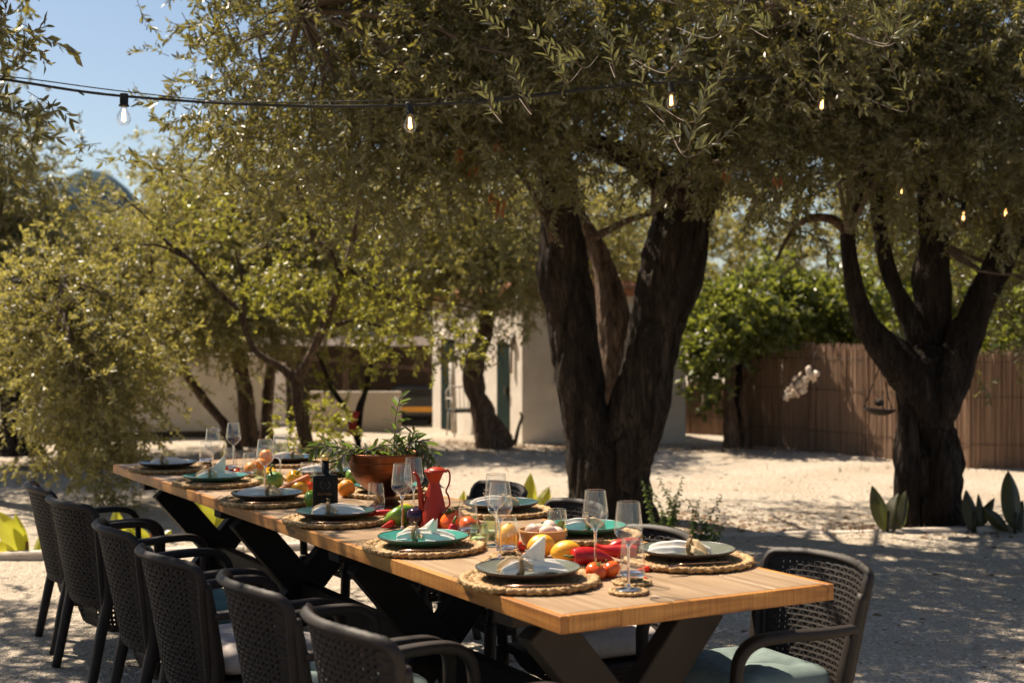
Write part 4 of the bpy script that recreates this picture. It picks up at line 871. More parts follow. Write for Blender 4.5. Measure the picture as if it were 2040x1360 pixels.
bulb(1337, 166, 7.3, 'small glowing bulb half hidden in leaves above the fork of the big olive')
bulb(1640, 178, 8.3, 'glowing bulb among leaves right of the red cut limb', 0.1)
bulb(1797, 350, 9.2, 'tiny glint of a bulb deep in the gnarled olive')
bulb(1919, 404, 9.6, 'left one of the two glowing bulbs near the right edge')
bulb(2003, 398, 9.7, 'right one of the two glowing bulbs near the right edge')

# ------------------------------------------------------------------ bedding plants
def big_leaf(L, W, seed, bend=0.35, wav=0.06):
    V = []; F = []; n = 16; m_ = 4; wav *= 0.6; rs = random.Random(seed); ph = rs.uniform(0, 6)
    for i in range(n + 1):
        t = i / n; w = W * (math.sin(math.pi * min(1, t ** 0.8)) ** 0.8 + 0.04 * (1 - t)) * (1 if t < 0.98 else 0.05)
        for j in range(-m_, m_ + 1):
            u = j / m_; z = L * t * math.cos(bend * t) ; y = L * math.sin(bend * t) * t * 0.9 + abs(u) * w * 0.35 + wav * W * math.sin(t * 9 + ph + u * 2)
            V.append((u * w * 0.5, y, z))
    k = 2 * m_ + 1
    for i in range(n):
        for j in range(k - 1): a = i * k + j; F.append((a, a + 1, a + k + 1, a + k))
    return V, F
def canna(px, py, label, leaves, mat, Y=None, group=None):
    p = at_z(px, py, 0) if Y is None else Vector((at_y(px, py, Y).x, Y, 0)); p.z = gz(p.x, p.y) - 0.01
    t = thing('canna_plant', label, 'plant', p, 0, group)
    for k, (L, W, rz, tilt, dx, dz) in enumerate(leaves):
        V, F = big_leaf(L, W, k + int(px)); o = mesh_obj('leaf', V, F, mat, t, True)
        o.location = (dx, 0.03 * math.sin(k * 2.1), dz); o.rotation_euler = (-tilt * 0.4, tilt, rz) 
    st = MB(); st.tube([(0, 0, 0), (0.01, 0, 0.16)], [0.014, 0.009], 8); st.build('stem', M['orange_leaf'] if mat is M['canna'] else M['canna_dark'], t)
    return t
canna(50, 1108, 'yellow-green broad-leaved canna at the left edge behind the kerb', [(0.36, 0.15, 0.2, -0.5, 0, 0.04), (0.33, 0.11, -0.3, 0.35, 0.03, 0.03), (0.30, 0.12, 0.4, -0.95, -0.02, 0.02), (0.34, 0.10, 1.0, -0.1, 0.02, 0.02), (0.2, 0.10, -0.6, 0.8, 0.03, 0)], M['canna'])
canna(235, 1085, 'small canna showing through the armrest of the farthest left chair', [(0.28, 0.11, 0, -0.15, 0, 0.02), (0.26, 0.12, 0.3, 0.4, 0.02, 0.0), (0.22, 0.1, -0.3, -0.6, -0.02, 0)], M['canna'])
canna(415, 1085, 'broad yellow-green canna seen below the table between its legs', [(0.36, 0.20, 0.1, 0.35, 0.0, 0.02), (0.36, 0.2, -0.2, -0.3, -0.02, 0.02), (0.25, 0.15, 0.4, 0.8, 0.02, 0.0)], M['canna'])
canna(300, 1080, 'low canna leaf between the far chairs and the table', [(0.2, 0.09, 0.1, -0.8, 0, 0.02), (0.18, 0.08, -0.2, 0.7, 0, 0.0)], M['canna'])
canna(1048, 1062, 'tall yellow canna leaves between the two far right chairs', [(0.46, 0.13, 0.1, 0.12, 0, 0.06), (0.42, 0.15, -0.2, 0.28, 0.03, 0.02), (0.40, 0.09, 0.3, -0.10, -0.03, 0.04), (0.26, 0.13, -0.1, 0.5, 0.05, 0)], M['canna'])
canna(905, 1062, 'canna leaf tips right of the red oil can', [(0.36, 0.09, 0.1, 0.25, 0, 0.04), (0.3, 0.09, 0.6, -0.2, 0, 0.02)], M['canna'])
canna(1768, 1060, 'dark canna with one greenish leaf left of the gnarled trunk', [(0.36, 0.12, 0.1, -0.25, 0, 0), (0.30, 0.17, -0.2, 0.15, 0.05, 0.0), (0.3, 0.1, 0.3, 0.5, 0.1, 0.06)], M['canna_dark'], 9.75)
canna(1942, 1058, 'pair of pointed dark canna leaves right of the gnarled trunk', [(0.33, 0.11, 0.1, -0.08, 0, 0), (0.32, 0.08, -0.2, 0.6, 0.02, 0.02), (0.22, 0.06, 0.2, 0.1, 0.04, 0.08)], M['canna_dark'], 9.85)
canna(2022, 1058, 'tall dark canna at the right edge', [(0.44, 0.15, 0.1, 0.05, 0, 0.04), (0.26, 0.09, -0.2, -0.8, -0.04, 0.02), (0.3, 0.12, 0.3, 0.6, 0.03, 0.02)], M['canna_dark'], 9.8)
def herb(px, py, h, n, label, seed, Y):
    p = at_y(px, py, Y); p.z = gz(p.x, p.y); t = thing('herb_plant', label, 'plant', p); rs = random.Random(seed); mb = MB(); lv, lf = leaf_template(0.045, 0.032, 0.3, 0.3); V = []; F = []
    for s in range(n):
        bx, by = rs.uniform(-0.1, 0.1), rs.uniform(-0.05, 0.05); hh = h * rs.uniform(0.55, 1.0); tx, ty = bx + rs.uniform(-0.12, 0.12), by + rs.uniform(-0.05, 0.05)
        mb.tube([(bx * 0.4, by * 0.4, 0), (bx, by, hh * 0.5), (tx, ty, hh)], [0.004, 0.003, 0.0015], 5, False)
        m_ = int(hh / 0.022)
        for j in range(m_):
            tt = 0.15 + 0.85 * j / m_; c = Vector((bx, by, hh * 0.5)).lerp(Vector((tx, ty, hh)), (tt - 0.5) * 2) if tt > 0.5 else Vector((bx * 0.4, by * 0.4, 0)).lerp(Vector((bx, by, hh * 0.5)), tt * 2)
            for q in range(2):
                a = j * 1.57 + q * 3.14 + rs.uniform(-0.4, 0.4); Rm = rot_from((math.cos(a), math.sin(a), rs.uniform(-0.5, 0.2)), rs.uniform(-0.3, 0.3)); sc = (1.15 - 0.7 * tt) * rs.uniform(0.7, 1.2)
                k = len(V); V += [tuple(x) for x in (lv @ Rm.T * sc + np.array(c))]; F += [tuple(int(i) + k for i in f_) for f_ in lf]
    mb.build('stems', M['stalk'], t); o = mesh_obj('leaves', V, F, M['herb'], t, False); o['kind'] = 'stuff'
herb(1318, 1075, 0.5, 8, 'dark green leafy herb growing at the foot of the big olive trunk', 1, 9.15)
herb(1400, 1105, 0.36, 8, 'lighter leafy herb right of the big olive trunk, behind the chairs', 2, 8.9)
gr = MB(); rs = random.Random(5)
V = []; F = []
for (cx, cy, n, w) in ((at_z(1735, 1050, 0).x, 9.9, 160, 0.28), (at_z(1310, 1060, 0).x, 9.9, 120, 0.5), (at_z(1000, 890, 0).x, 17.0, 160, 1.2), (at_z(880, 885, 0).x, 17.4, 120, 1.0), (at_z(1560, 900, 0).x, 16.6, 120, 1.5), (at_z(1900, 940, 0).x, 14.3, 80, 1.2)):
    for i in range(n):
        x, y = cx + rs.gauss(0, w * 0.5), cy + rs.gauss(0, 0.09); z = gz(x, y); h = rs.uniform(0.03, 0.10); dx, dy = rs.uniform(-0.04, 0.04), rs.uniform(-0.03, 0.03); k = len(V)
        V += [(x - 0.004, y, z), (x + 0.004, y, z), (x + dx, y + dy, z + h)]; F.append((k, k + 1, k + 2))
tag(mesh_obj('grass', V, F, M['reed'], None, False), 'dry grass tufts round the trunks and along the fence', 'grass', kind='stuff')
# ------------------------------------------------------------------ dining table
TZ = 0.755; TL, TW_, TT = 4.286, 0.843, 0.042
PA = at_z(1117, 1228, TZ); AX = Vector((-0.4955, 0.8686, 0)); AN = Vector((0.8686, 0.4955, 0))     # along / across
TANG = math.atan2(AX.y, AX.x)
def TP(s, a, z=TZ): p = PA + AX * s + AN * a; return Vector((p.x, p.y, z))
def on_table(px, py):
    return at_z(px, py, TZ)
table = thing('dining_table', 'long wooden dining table with pale top and dark X-shaped trestles laid for a meal', 'table', TP(TL / 2, TW_ / 2, 0), TANG)
# local frame: +x along (away), y = +left side ; across a runs towards -y
def L2(s, a, z): return (s - TL / 2, TW_ / 2 - a, z)
EW = 0.022
nb = 5; bw = (TW_ - 2 * EW) / nb
joints = [0.0, 1.618, 2.75, TL - 0.0]
for r_ in range(nb):
    cuts = [EW, 1.618 + (0.0 if r_ % 2 == 0 else 0.0), TL - EW]
    for k in range(2):
        s0, s1 = cuts[k] + 0.0008, cuts[k + 1] - 0.0008; a0 = EW + bw * r_ + 0.0006; a1 = a0 + bw - 0.0012
        MB().box((0, 0, 0), (s1 - s0, a1 - a0, TT - 0.006), None, 0.0012).build('plank', M['top_wood'], table, False).location = L2((s0 + s1) / 2, (a0 + a1) / 2, TZ - TT / 2 + 0.003 - 0.0004 * (r_ % 2))
for side in (0, 1):
    for s0, s1 in ((0, 1.618), (1.618, TL)):
        MB().box((0, 0, 0), (s1 - s0 - 0.0012, EW - 0.001, TT), None, 0.0018).build('edge_board', M['edge_wood'], table, False).location = L2((s0 + s1) / 2, EW / 2 if side == 0 else TW_ - EW / 2, TZ - TT / 2 - 0.0002)
for s_ in (EW / 2, TL - EW / 2):
    for a0, a1 in ((EW, 0.17), (0.17, TW_ - EW)):
        o = MB().box((0, 0, 0), (a1 - a0 - 0.001, EW - 0.001, TT), None, 0.0018).build('edge_board', M['edge_wood'], table, False); o.location = L2(s_, (a0 + a1) / 2, TZ - TT / 2 - 0.0002); o.rotation_euler = (0, 0, math.pi / 2)
def beam(name, p, q, w, d, mat):
    "beam from p to q (local), w in the plane of the frame, d along the table"
    p, q = Vector(p), Vector(q); L = (q - p).length; v = (q - p).normalized(); xx = Vector((1, 0, 0)); yy = v.cross(xx); Rm = Matrix((xx, yy, v)).transposed()
    o = MB().box((0, 0, 0), (d, w, L), Rm, 0.004).build(name, mat, table, False); o.location = (p + q) / 2; return o
ZB = TZ - TT - 0.002
for i, s_ in enumerate((0.36, 1.50, 2.74, 3.92)):
    mt = M['leg_brown'] if i == 0 else M['leg_shaded']
    a0, a1 = 0.135, 0.715
    beam('leg', L2(s_, a0 + 0.02, ZB - 0.05), L2(s_, a1 + 0.0, 0.0), 0.125, 0.07, mt)
    beam('leg', L2(s_ + 0.004, a1 - 0.02, ZB - 0.05), L2(s_ + 0.004, a0, 0.0), 0.125, 0.066, mt)
    MB().box((0, 0, 0), (0.09, 0.74, 0.048), None, 0.003).build('crossbar', mt, table, False).location = L2(s_ + 0.002, TW_ / 2, ZB - 0.0245)
MB().box((0, 0, 0), (3.62, 0.05, 0.09), None, 0.004).build('stretcher', M['leg_shaded'], table, False).location = L2(2.14, TW_ / 2, 0.33)

# ------------------------------------------------------------------ woven chairs
def make_chair():
    t = thing('armchair', 'x', 'chair', (0, 0, 0)); t['group'] = 'woven armchairs round the table'
    HT = 0.735
    # back panel: woven with real gaps
    def bp(u, v, off=0.0):
        w = 0.185 + 0.055 * v; z = 0.30 + v * (HT - 0.315) - 0.018 * v * abs(u) ** 4
        y = -0.205 - 0.055 * v - 0.075 * (1 - u * u) * (0.55 + 0.45 * v) + 0.0
        return Vector((u * w, y - off, z))
    nu, nv = 66, 75; V = []; F = []
    for layer in (0, 1):
        for j in range(nv + 1):
            for i in range(nu + 1):
                u = -1 + 2 * (i // 3 + (0, 0.27, 0.73)[i % 3]) / (nu / 3); v = (j // 3 + (0, 0.3, 0.78)[j % 3]) / (nv / 3)
                rel = 0.0013 * math.cos(math.pi * (i + 0.5) / 3) * (1 if (j // 3) % 2 else -1) + (0.0008 if j % 3 else -0.0008)
                V.append(bp(u, v, (0.004 if layer else -0.004) + rel))
    K = (nu + 1) * (nv + 1)
    hole = lambda i, j: 5 < i < nu - 6 and 5 < j < nv - 3 and (i % 3 == 1) and (j % 3 == 1)
    for j in range(nv):
        for i in range(nu):
            a = j * (nu + 1) + i
            if hole(i, j):
                q = (a, a + 1, a + nu + 2, a + nu + 1)
                for m_ in range(4): F.append((q[m_], q[(m_ + 1) % 4], q[(m_ + 1) % 4] + K, q[m_] + K))
            else:
                F.append((a, a + nu + 1, a + nu + 2, a + 1)); F.append((a + K, a + 1 + K, a + nu + 2 + K, a + nu + 1 + K))
    mesh_obj('backrest', V, F, M['resin'], t, False)
    # rim round the back
    rim = []
    for v in (0.0, 0.25, 0.5, 0.75, 0.93): rim.append(bp(-1, v))
    for u in (-0.93, -0.75, -0.5, -0.25, 0, 0.25, 0.5, 0.75, 0.93): p = bp(u, 1.0); p.y -= 0.006; p.z += 0.004; rim.append(p)
    for v in (0.93, 0.75, 0.5, 0.25, 0.0): rim.append(bp(1, v))
    S = [Vector(q[:3]) for q in spline([V4(p, 0) for p in rim], 4)]
    rr = [0.0135 + 0.0012 * (i % 2) for i in range(len(S))]
    v_, f_ = tube_np(S, rr, 10, True, 1.0, True); mesh_obj('back_rim', v_, f_, M['frame'], t)
    for s in (-1, 1):
        # rear leg with post
        P = [V4((s * 0.205, -0.265, 0), 0.017), V4((s * 0.20, -0.225, 0.2), 0.020), V4((s * 0.205, -0.195, 0.36), 0.022), V4((s * 0.222, -0.215, 0.52), 0.018), V4((s * 0.238, -0.24, 0.66), 0.012)]
        S = spline(P, 5); v_, f_ = tube_np([Vector(q[:3]) for q in S], [q[3] for q in S], 10, True, 1.0, True); mesh_obj('leg', v_, f_, M['frame'], t)
        # arm running into the front leg
        P = [V4((s * 0.232, -0.215, 0.562), 0.017), V4((s * 0.25, -0.08, 0.564), 0.021), V4((s * 0.254, 0.06, 0.570), 0.022), V4((s * 0.25, 0.15, 0.562), 0.022), V4((s * 0.245, 0.195, 0.525), 0.021), V4((s * 0.24, 0.205, 0.46), 0.020), V4((s * 0.232, 0.205, 0.34), 0.02)]
        S = spline(P, 6); v_, f_ = tube_np([Vector(q[:3]) for q in S], [q[3] for q in S], 12, True, 0.72, True); mesh_obj('armrest', v_, f_, M['frame'], t)
        P = [V4((s * 0.231, 0.205, 0.335), 0.021), V4((s * 0.226, 0.208, 0.17), 0.019), V4((s * 0.222, 0.21, 0.0), 0.016)]
        S = spline(P, 4); v_, f_ = tube_np([Vector(q[:3]) for q in S], [q[3] for q in S], 10, True, 1.0, True); mesh_obj('leg', v_, f_, M['frame'], t)
    MB().box((0, 0.0, 0.335), (0.43, 0.42, 0.03), None, 0.008).build('seat', M['frame'], t, False)
    # woven skirt under the seat, bulging at the sides and back
    n = 96; m_ = 14; V = []; F = []
    for j in range(m_ + 1):
        v = j / m_
        for i in range(n):
            a = 2 * math.pi * i / n; ca, sa = math.cos(a), math.sin(a); e = 0.35
            x = 0.215 * math.copysign(abs(ca) ** e, ca); y = 0.205 * math.copysign(abs(sa) ** e, sa)
            k = 1 - 0.14 * (1 - v) ** 2 + 0.006 * (1 if ((i // 3) + (j // 2)) % 2 else -1)
            dep = 0.14 if sa < -0.2 else 0.06
            V.append((x * k, y * k, 0.335 - dep * (1 - v)))
    for j in range(m_):
        for i in range(n):
            if i % 3 == 1 and j % 2 == 1 and 1 < j < m_ - 2: continue
            F.append((j * n + i, j * n + (i + 1) % n, (j + 1) * n + (i + 1) % n, (j + 1) * n + i))
    o = mesh_obj('seat_skirt', V, F, M['resin'], t, False); sm = o.modifiers.new('s', 'SOLIDIFY'); sm.thickness = 0.005
    return t
chair0 = make_chair(); used = [False]
def cushion_mesh():
    n = 28; V = []; F = []
    def sg(a, e): return math.copysign(abs(a) ** e, a)
    for j in range(n // 2 + 1):
        th = -math.pi / 2 + math.pi * j / (n // 2)
        for i in range(n * 2):
            ph = math.pi * i / n
            x = sg(math.cos(th), 0.5) * sg(math.cos(ph), 0.42) * 0.2; y = sg(math.cos(th), 0.5) * sg(math.sin(ph), 0.42) * 0.19; z = sg(math.sin(th), 0.75) * 0.036
            d = 0
            for bx in (-0.085, 0.085):
                for by in (-0.08, 0.08): d += math.exp(-((x - bx) ** 2 + (y - by) ** 2) / 0.0009)
            for bx in (0,):
                d += 0.6 * math.exp(-(x * x + y * y) / 0.0012)
            d += 0.25 * max(0, noise.noise(Vector((x * 18, y * 18, 3))))
            z -= (0.022 * d if z > 0 else -0.008 * d)
            pin = 1 - 0.05 * max(0, math.cos(4 * ph)) 
            V.append((x * pin, y * pin, z))
    m_ = n * 2
    for j in range(n // 2):
        for i in range(m_): F.append((j * m_ + i, j * m_ + (i + 1) % m_, (j + 1) * m_ + (i + 1) % m_, (j + 1) * m_ + i))
    return V, F
CV, CF = cushion_mesh(); cush = {}
def place_chair(c, face, label, ccol=None, clabel=None, back=0.27):
    "c: ground point under the top of the back; face: facing direction"
    global used
    face = face.normalized(); loc = Vector((c.x, c.y, 0)) + face * back; rz = math.atan2(face.y, face.x) - math.pi / 2
    o = chair0 if not used[0] else copy_tree(chair0)
    used[0] = True; o.location = (loc.x, loc.y, gz(loc.x, loc.y) + 0.002); o.rotation_euler = (0, 0, rz); o['label'] = label
    if ccol:
        if ccol not in cush: 
            q = mesh_obj('seat_cushion', CV, CF, M['cush_' + ccol]); cush[ccol] = q.data
        else: q = bpy.data.objects.new('seat_cushion', cush[ccol]); COL.objects.link(q)
        q.scale = (1.04, 1.04, 1.55); q.location = (loc.x, loc.y, o.location.z + 0.402); q.rotation_euler = (0, 0, rz + 0.03); tag(q, clabel, 'cushion', 'seat cushions on the woven armchairs')
lc = [((606, 1200), (770, 1286), 'nearest left armchair, its woven back and long armrests lit in front of the table', 'green', 'pale sage cushion on the nearest left armchair'),
      ((422, 1133), (578, 1187), 'second armchair of the left row counted from the camera, brown woven back with bright holes', 'green', 'pale sage cushion on the second left armchair'),
      ((277, 1075), (382, 1122), 'third armchair of the left row, white cushion showing beside its back', 'grey', 'puffy beige-white cushion on the third left armchair'),
      ((186, 1025), (274, 1066), 'fourth armchair of the left row, shaded, with a teal cushion', 'teal', 'tufted teal cushion on the fourth left armchair'),
      ((97, 982), (177, 1004), 'fifth armchair of the left row, in deep shade', 'grey', 'greyish white cushion on the fifth left armchair'),
      ((52, 950), (112, 974), 'last armchair of the left row at the far end, seen nearly edge on', 'teal', 'teal cushion on the farthest left armchair')]
for k, (p, q, lab, cc, cl_) in enumerate(lc):
    A = at_z(*p, 0.735); B = at_z(*q, 0.735); mid = (A + B) / 2; d = (B - A); face = Vector((-d.y, d.x, 0)).normalized()
    if face.dot(AN) < 0: face = -face
    face = (face * 0.75 + AN * 0.6).normalized(); face.rotate(Matrix.Rotation(R([2.5, -3, 3.5, -2, 4, -3][k]), 3, 'Z'))
    place_chair(mid, face, lab, cc, cl_, 0.285)
rc = [(0.46, 1.17, 'armchair at the right front corner of the table with sunlit armrest', 'green', 'sage cushion on the armchair at the right front corner'),
      (1.14, 1.06, 'armchair on the right side behind the near grey plate, bluish rounded back', 'grey', 'beige cushion on the second right armchair'),
      (1.93, 1.23, 'armchair on the right side in front of the big olive trunk', 'grey', 'beige cushion on the armchair before the olive trunk'),
      (2.66, 1.29, 'armchair on the right side next to the tall yellow canna leaves', 'teal', 'teal cushion on the armchair next to the tall canna'),
      (3.36, 1.2, 'armchair on the right side half hidden behind the red oil can and glasses', 'grey', 'beige cushion on the armchair behind the red oil can')]
for s_, a_, lab, cc, cl_ in rc:
    j = random.Random(s_).uniform(-0.13, 0.13)
    place_chair(TP(s_, a_, 0), (-AN + AX * j), lab, cc, cl_, 0.24)

# ------------------------------------------------------------------ place settings
def braid_ring(mb, r, tr, nb_, ph=0.0, z=0.0, flat=0.75, rough=0.3, seed=0):
    n = nb_ * 4; V = []; F = []; k = 7
    for i in range(n):
        a = 2 * math.pi * i / n; b = math.sin(nb_ * a + ph)
        rr = r * (1 + 0.012 * noise.noise(Vector((math.cos(a) * 2, math.sin(a) * 2, seed)))) ; t_ = tr * (1 + rough * b)
        for j in range(k):
            th = 2 * math.pi * j / k + b * 0.5
            x = rr + t_ * math.cos(th) + 0.25 * tr * math.sin(nb_ * a * 0.5 + ph); zz = z + t_ * math.sin(th) * flat
            V.append((x * math.cos(a), x * math.sin(a), zz))
    for i in range(n):
        for j in range(k): F.append((i * k + j, ((i + 1) % n) * k + j, ((i + 1) % n) * k + (j + 1) % k, i * k + (j + 1) % k))
    mb.add(V, F)
def make_mat(R_):
    t = thing('placemat', 'x', 'placemat', (0, 0, 0), 0, 'round braided straw placemats')
    mb = MB(); nr = 7
    for i in range(nr): braid_ring(mb, 0.02 + (R_ - 0.045) * i / (nr - 1), (R_ - 0.04) / nr * 0.62, 8 + 7 * i, i * 1.3, 0.0085, 0.42, 0.25, i)
    mb.lathe([(0.0, 0.002), (R_ - 0.03, 0.002), (R_ - 0.03, 0.006), (0.0, 0.006)], 40)
    mb.build('woven_centre', M['straw'], t, False)
    mb = MB(); braid_ring(mb, R_ - 0.013, 0.0118, 44, 0.4, 0.0095, 0.72, 0.2, 9); braid_ring(mb, R_ - 0.009, 0.0075, 44, 3.5, 0.0135, 0.7, 0.35, 9); mb.build('braided_rim', M['straw'], t, True)
    mb = MB(); rs = random.Random(2)
    for k in range(24):
        a = rs.uniform(0, 6.28); r = R_ * rs.uniform(0.93, 1.0); mb.tube([(r * math.cos(a), r * math.sin(a), 0.016), ((r + 0.012) * math.cos(a + 0.05), (r + 0.012) * math.sin(a + 0.05), 0.02 + rs.uniform(-.006, .006)), ((r + 0.026) * math.cos(a + 0.1), (r + 0.02) * math.sin(a + 0.1), 0.014)], 0.0009, 3, False)
    o = mb.build('loose_straws', M['straw'], t); o['kind'] = 'stuff'
    return t
def make_plate(col):
    t = thing('plate', 'x', 'plate', (0, 0, 0))
    lump = lambda a, z: 1 + 0.006 * math.cos(3 * a + 0.4)
    MB().lathe([(0.001, 0.0075), (0.05, 0.008), (0.085, 0.0105), (0.112, 0.017), (0.133, 0.026), (0.1375, 0.0285)], 56, (0, 0, 0), lump).build('glazed_top', M[col], t)
    MB().lathe([(0.1375, 0.0285), (0.1385, 0.0265), (0.134, 0.0215), (0.112, 0.012), (0.085, 0.0055), (0.06, 0.003), (0.058, 0.0), (0.001, 0.0005)], 56, (0, 0, 0), lump).build('underside', M['pl_teal_under' if col == 'pl_teal' else 'pl_under'], t)
    r_ = MB(); V = []; 
    r_.lathe([(0.1365, 0.0283), (0.1375, 0.0298), (0.1388, 0.0285), (0.138, 0.027)], 56, (0, 0, 0), lump); r_.build('rim', M['pl_under'], t)
    return t
M['pl_teal_under'] = simple('dark_turquoise_glaze', (0.03, 0.13, 0.09), (0.02, 0.09, 0.07), 20, 0.3, 0.05)
def cloth(path, wid, hei, seed, n=26, m_=14, folds=2.5):
    V = []; F = []; rs = random.Random(seed); ph = rs.uniform(0, 6)
    S = spline([V4(p, 0) for p in path], max(2, n // (len(path) - 1))); N_ = len(S)
    for i, s in enumerate(S):
        t = i / (N_ - 1); k = t * (len(wid) - 1); a = min(int(k), len(wid) - 2); f = k - a; w = wid[a] * (1 - f) + wid[a + 1] * f; h = hei[a] * (1 - f) + hei[a + 1] * f
        p = Vector(s[:3]); q = Vector(S[min(i + 1, N_ - 1)][:3]) - Vector(S[max(i - 1, 0)][:3]); sd_ = Vector((-q.y, q.x, 0)); sd_ = sd_.normalized() if sd_.length > 1e-6 else Vector((1, 0, 0))
        for j in range(m_ + 1):
            u = -1 + 2 * j / m_; z = h * (1 - abs(u) ** 1.6) + h * 0.5 * math.sin(folds * math.pi * u + ph + t * 2) * (1 - abs(u) ** 3) + 0.002 * noise.noise(Vector((u * 4, t * 9, seed)))
            V.append(p + sd_ * (u * w) + Vector((0, 0, max(z, -p.z + 0.002))))
    k = m_ + 1
    for i in range(N_ - 1):
        for j in range(m_): a = i * k + j; F.append((a, a + 1, a + k + 1, a + k))
    return V, F
def add_solid(o, th=0.0022):
    s = o.modifiers.new('s', 'SOLIDIFY'); s.thickness = th; s.offset = 1; b_ = o.modifiers.new('u', 'SUBSURF'); b_.levels = 1; b_.render_levels = 1
def make_napkin(kind):
    t = thing('napkin', 'x', 'napkin', (0, 0, 0))
    rs = random.Random(kind)
    # tail, pinched in the ring, fan
    V, F = cloth([(-0.085, -0.02, 0.004), (-0.05, -0.01, 0.006), (-0.02, 0, 0.008), (0.03, 0.004, 0.006), (0.09, 0.012, 0.003), (0.125, 0.02, 0.002)], [0.010, 0.024, 0.013, 0.028, 0.036, 0.042], [0.012, 0.022, 0.022, 0.026, 0.022, 0.012], kind, folds=4.2)
    o = mesh_obj('folded_cloth', V, F, M['napkin'], t); add_solid(o)
    V, F = cloth([(-0.088, 0.02, 0.004), (-0.05, 0.014, 0.010), (-0.015, 0.004, 0.012), (0.02, -0.012, 0.01)], [0.012, 0.026, 0.014, 0.02], [0.012, 0.024, 0.02, 0.01], kind + 3)
    o = mesh_obj('tan_fold', V, F, M['napkin_tan'], t); add_solid(o)
    if kind in (0, 1, 3):      # a flap standing up
        up = 0.078 if kind != 3 else 0.05
        n = 10; V = []; F = []
        for i in range(n + 1):
            t_ = i / n
            for j in range(7):
                u = j / 6; w = (1 - 0.93 * t_) ** 0.8
                V.append((0.006 + 0.05 * t_ + (u - 0.5) * 0.105 * w, 0.012 + 0.012 * math.sin(u * 5 + t_ * 2) - 0.02 * t_, 0.018 + up * t_ * (0.75 + 0.25 * u) + 0.006 * math.sin(u * 6)))
        for i in range(n):
            for j in range(6): a = i * 7 + j; F.append((a, a + 1, a + 8, a + 7))
        o = mesh_obj('corner_flap', V, F, M['napkin'], t); add_solid(o)
    rg = MB()
    for k in range(3):
        pts = [Vector((-0.020 + 0.004 * (k - 1) + 0.002 * math.sin(a * 2), 0.026 * math.cos(a), 0.019 + 0.022 * math.sin(a))) for a in [2 * math.pi * i / 20 for i in range(21)]]
        rg.tube(pts, 0.0034, 6, False)
    rg.tube([(-0.02, 0.004, 0.042), (-0.026, 0.002, 0.052), (-0.012, -0.004, 0.049), (-0.02, 0, 0.04)], 0.002, 5, False)
    rg.build('ring', M['ring'], t)
    return t
def make_knife():
    t = thing('knife', 'x', 'knife', (0, 0, 0)); mb = MB()
    mb.tube([(-0.11, 0, 0.003), (-0.05, 0, 0.003), (-0.005, 0, 0.003)], [0.0042, 0.0038, 0.003], 8, True, 0.5); mb.build('handle', M['copper_cut'], t)
    MB().add([(-0.006, -0.003, 0.0035), (0.05, -0.007, 0.0035), (0.09, -0.006, 0.0035), (0.112, 0.003, 0.0035), (-0.006, 0.004, 0.0035), (-0.006, -0.003, 0.0025), (0.05, -0.007, 0.0028), (0.09, -0.006, 0.0028), (0.112, 0.003, 0.0028), (-0.006, 0.004, 0.0022)],
             [(0, 1, 2, 3, 4), (9, 8, 7, 6, 5), (0, 5, 6, 1), (1, 6, 7, 2), (2, 7, 8, 3), (3, 8, 9, 4), (4, 9, 5, 0)]).build('blade', M['copper_cut'], t, False)
    return t
def make_fork():
    t = thing('fork', 'x', 'fork', (0, 0, 0))
    MB().tube([(-0.11, 0, 0.004), (-0.05, 0, 0.005), (0.03, 0, 0.008), (0.05, 0, 0.007)], [0.0045, 0.0035, 0.002, 0.005], 8, True, 0.45).build('handle', M['copper_cut'], t)
    mb = MB()
    for k in range(4):
        y = (k - 1.5) * 0.0052; mb.tube([(0.048, y * 0.9, 0.007), (0.065, y, 0.004), (0.085, y, 0.003), (0.104, y, 0.008)], [0.0026, 0.0015, 0.0013, 0.0007], 5)
    mb.build('tines', M['copper_cut'], t); return t
mat0 = make_mat(0.186); protos = {}
def inst(key, maker, *a):
    if key not in protos: protos[key] = maker(*a); return protos[key]
    return copy_tree(protos[key])
protos['mat'] = mat0
first_mat = [True]
def setting(p, col, nk, nrz, where, cut=True, plate_word='', cutrz=None, no_nap=False, dz=0):
    m_ = mat0 if first_mat[0] else copy_tree(mat0); first_mat[0] = False
    m_.location = (p.x, p.y, TZ + 0.0005); rr = random.Random(where); m_.rotation_euler = (0, 0, rr.uniform(0, 6)); m_['label'] = 'round braided straw placemat ' + where
    pl_ = inst('plate' + col, make_plate, col); pl_.location = (p.x - 0.004, p.y + 0.006, TZ + 0.0155); pl_.rotation_euler = (0, 0, rr.uniform(0, 6)); tag(pl_, plate_word + ' ' + where, 'plate', 'stoneware plates on the placemats')
    n_ = inst('nap%d' % nk, make_napkin, nk); n_.location = (p.x - 0.01, p.y - 0.01, TZ + 0.0155 + 0.011); n_.rotation_euler = (0, 0, nrz); n_.scale = (0.84, 0.84, 1.12); tag(n_, 'white linen napkin ' + where, 'napkin', 'linen napkins on the plates')
    if cut:
        c = inst('knife', make_knife); u = -AN if where.startswith('left') or 'left' in where else AN
        q = p + (Vector((0.045, -0.148, 0))); c.location = (q.x, q.y, TZ + 0.0205); c.rotation_euler = (0, 0, R(8) if cutrz is None else cutrz); tag(c, 'slim copper knife ' + where, 'knife', 'copper knives on the placemats')
ML = [on_table(1055, 1162), on_table(845, 1095), on_table(670, 1041), on_table(533, 1003), on_table(430, 966), on_table(335, 938)]
setting(ML[0], 'pl_grey', 0, R(18), 'at the left seat nearest the camera', True, 'grey-green stoneware plate with dark rim')
setting(ML[1], 'pl_teal', 3, R(-14), 'at the second left seat, in front of the red oil can', True, 'turquoise stoneware plate')
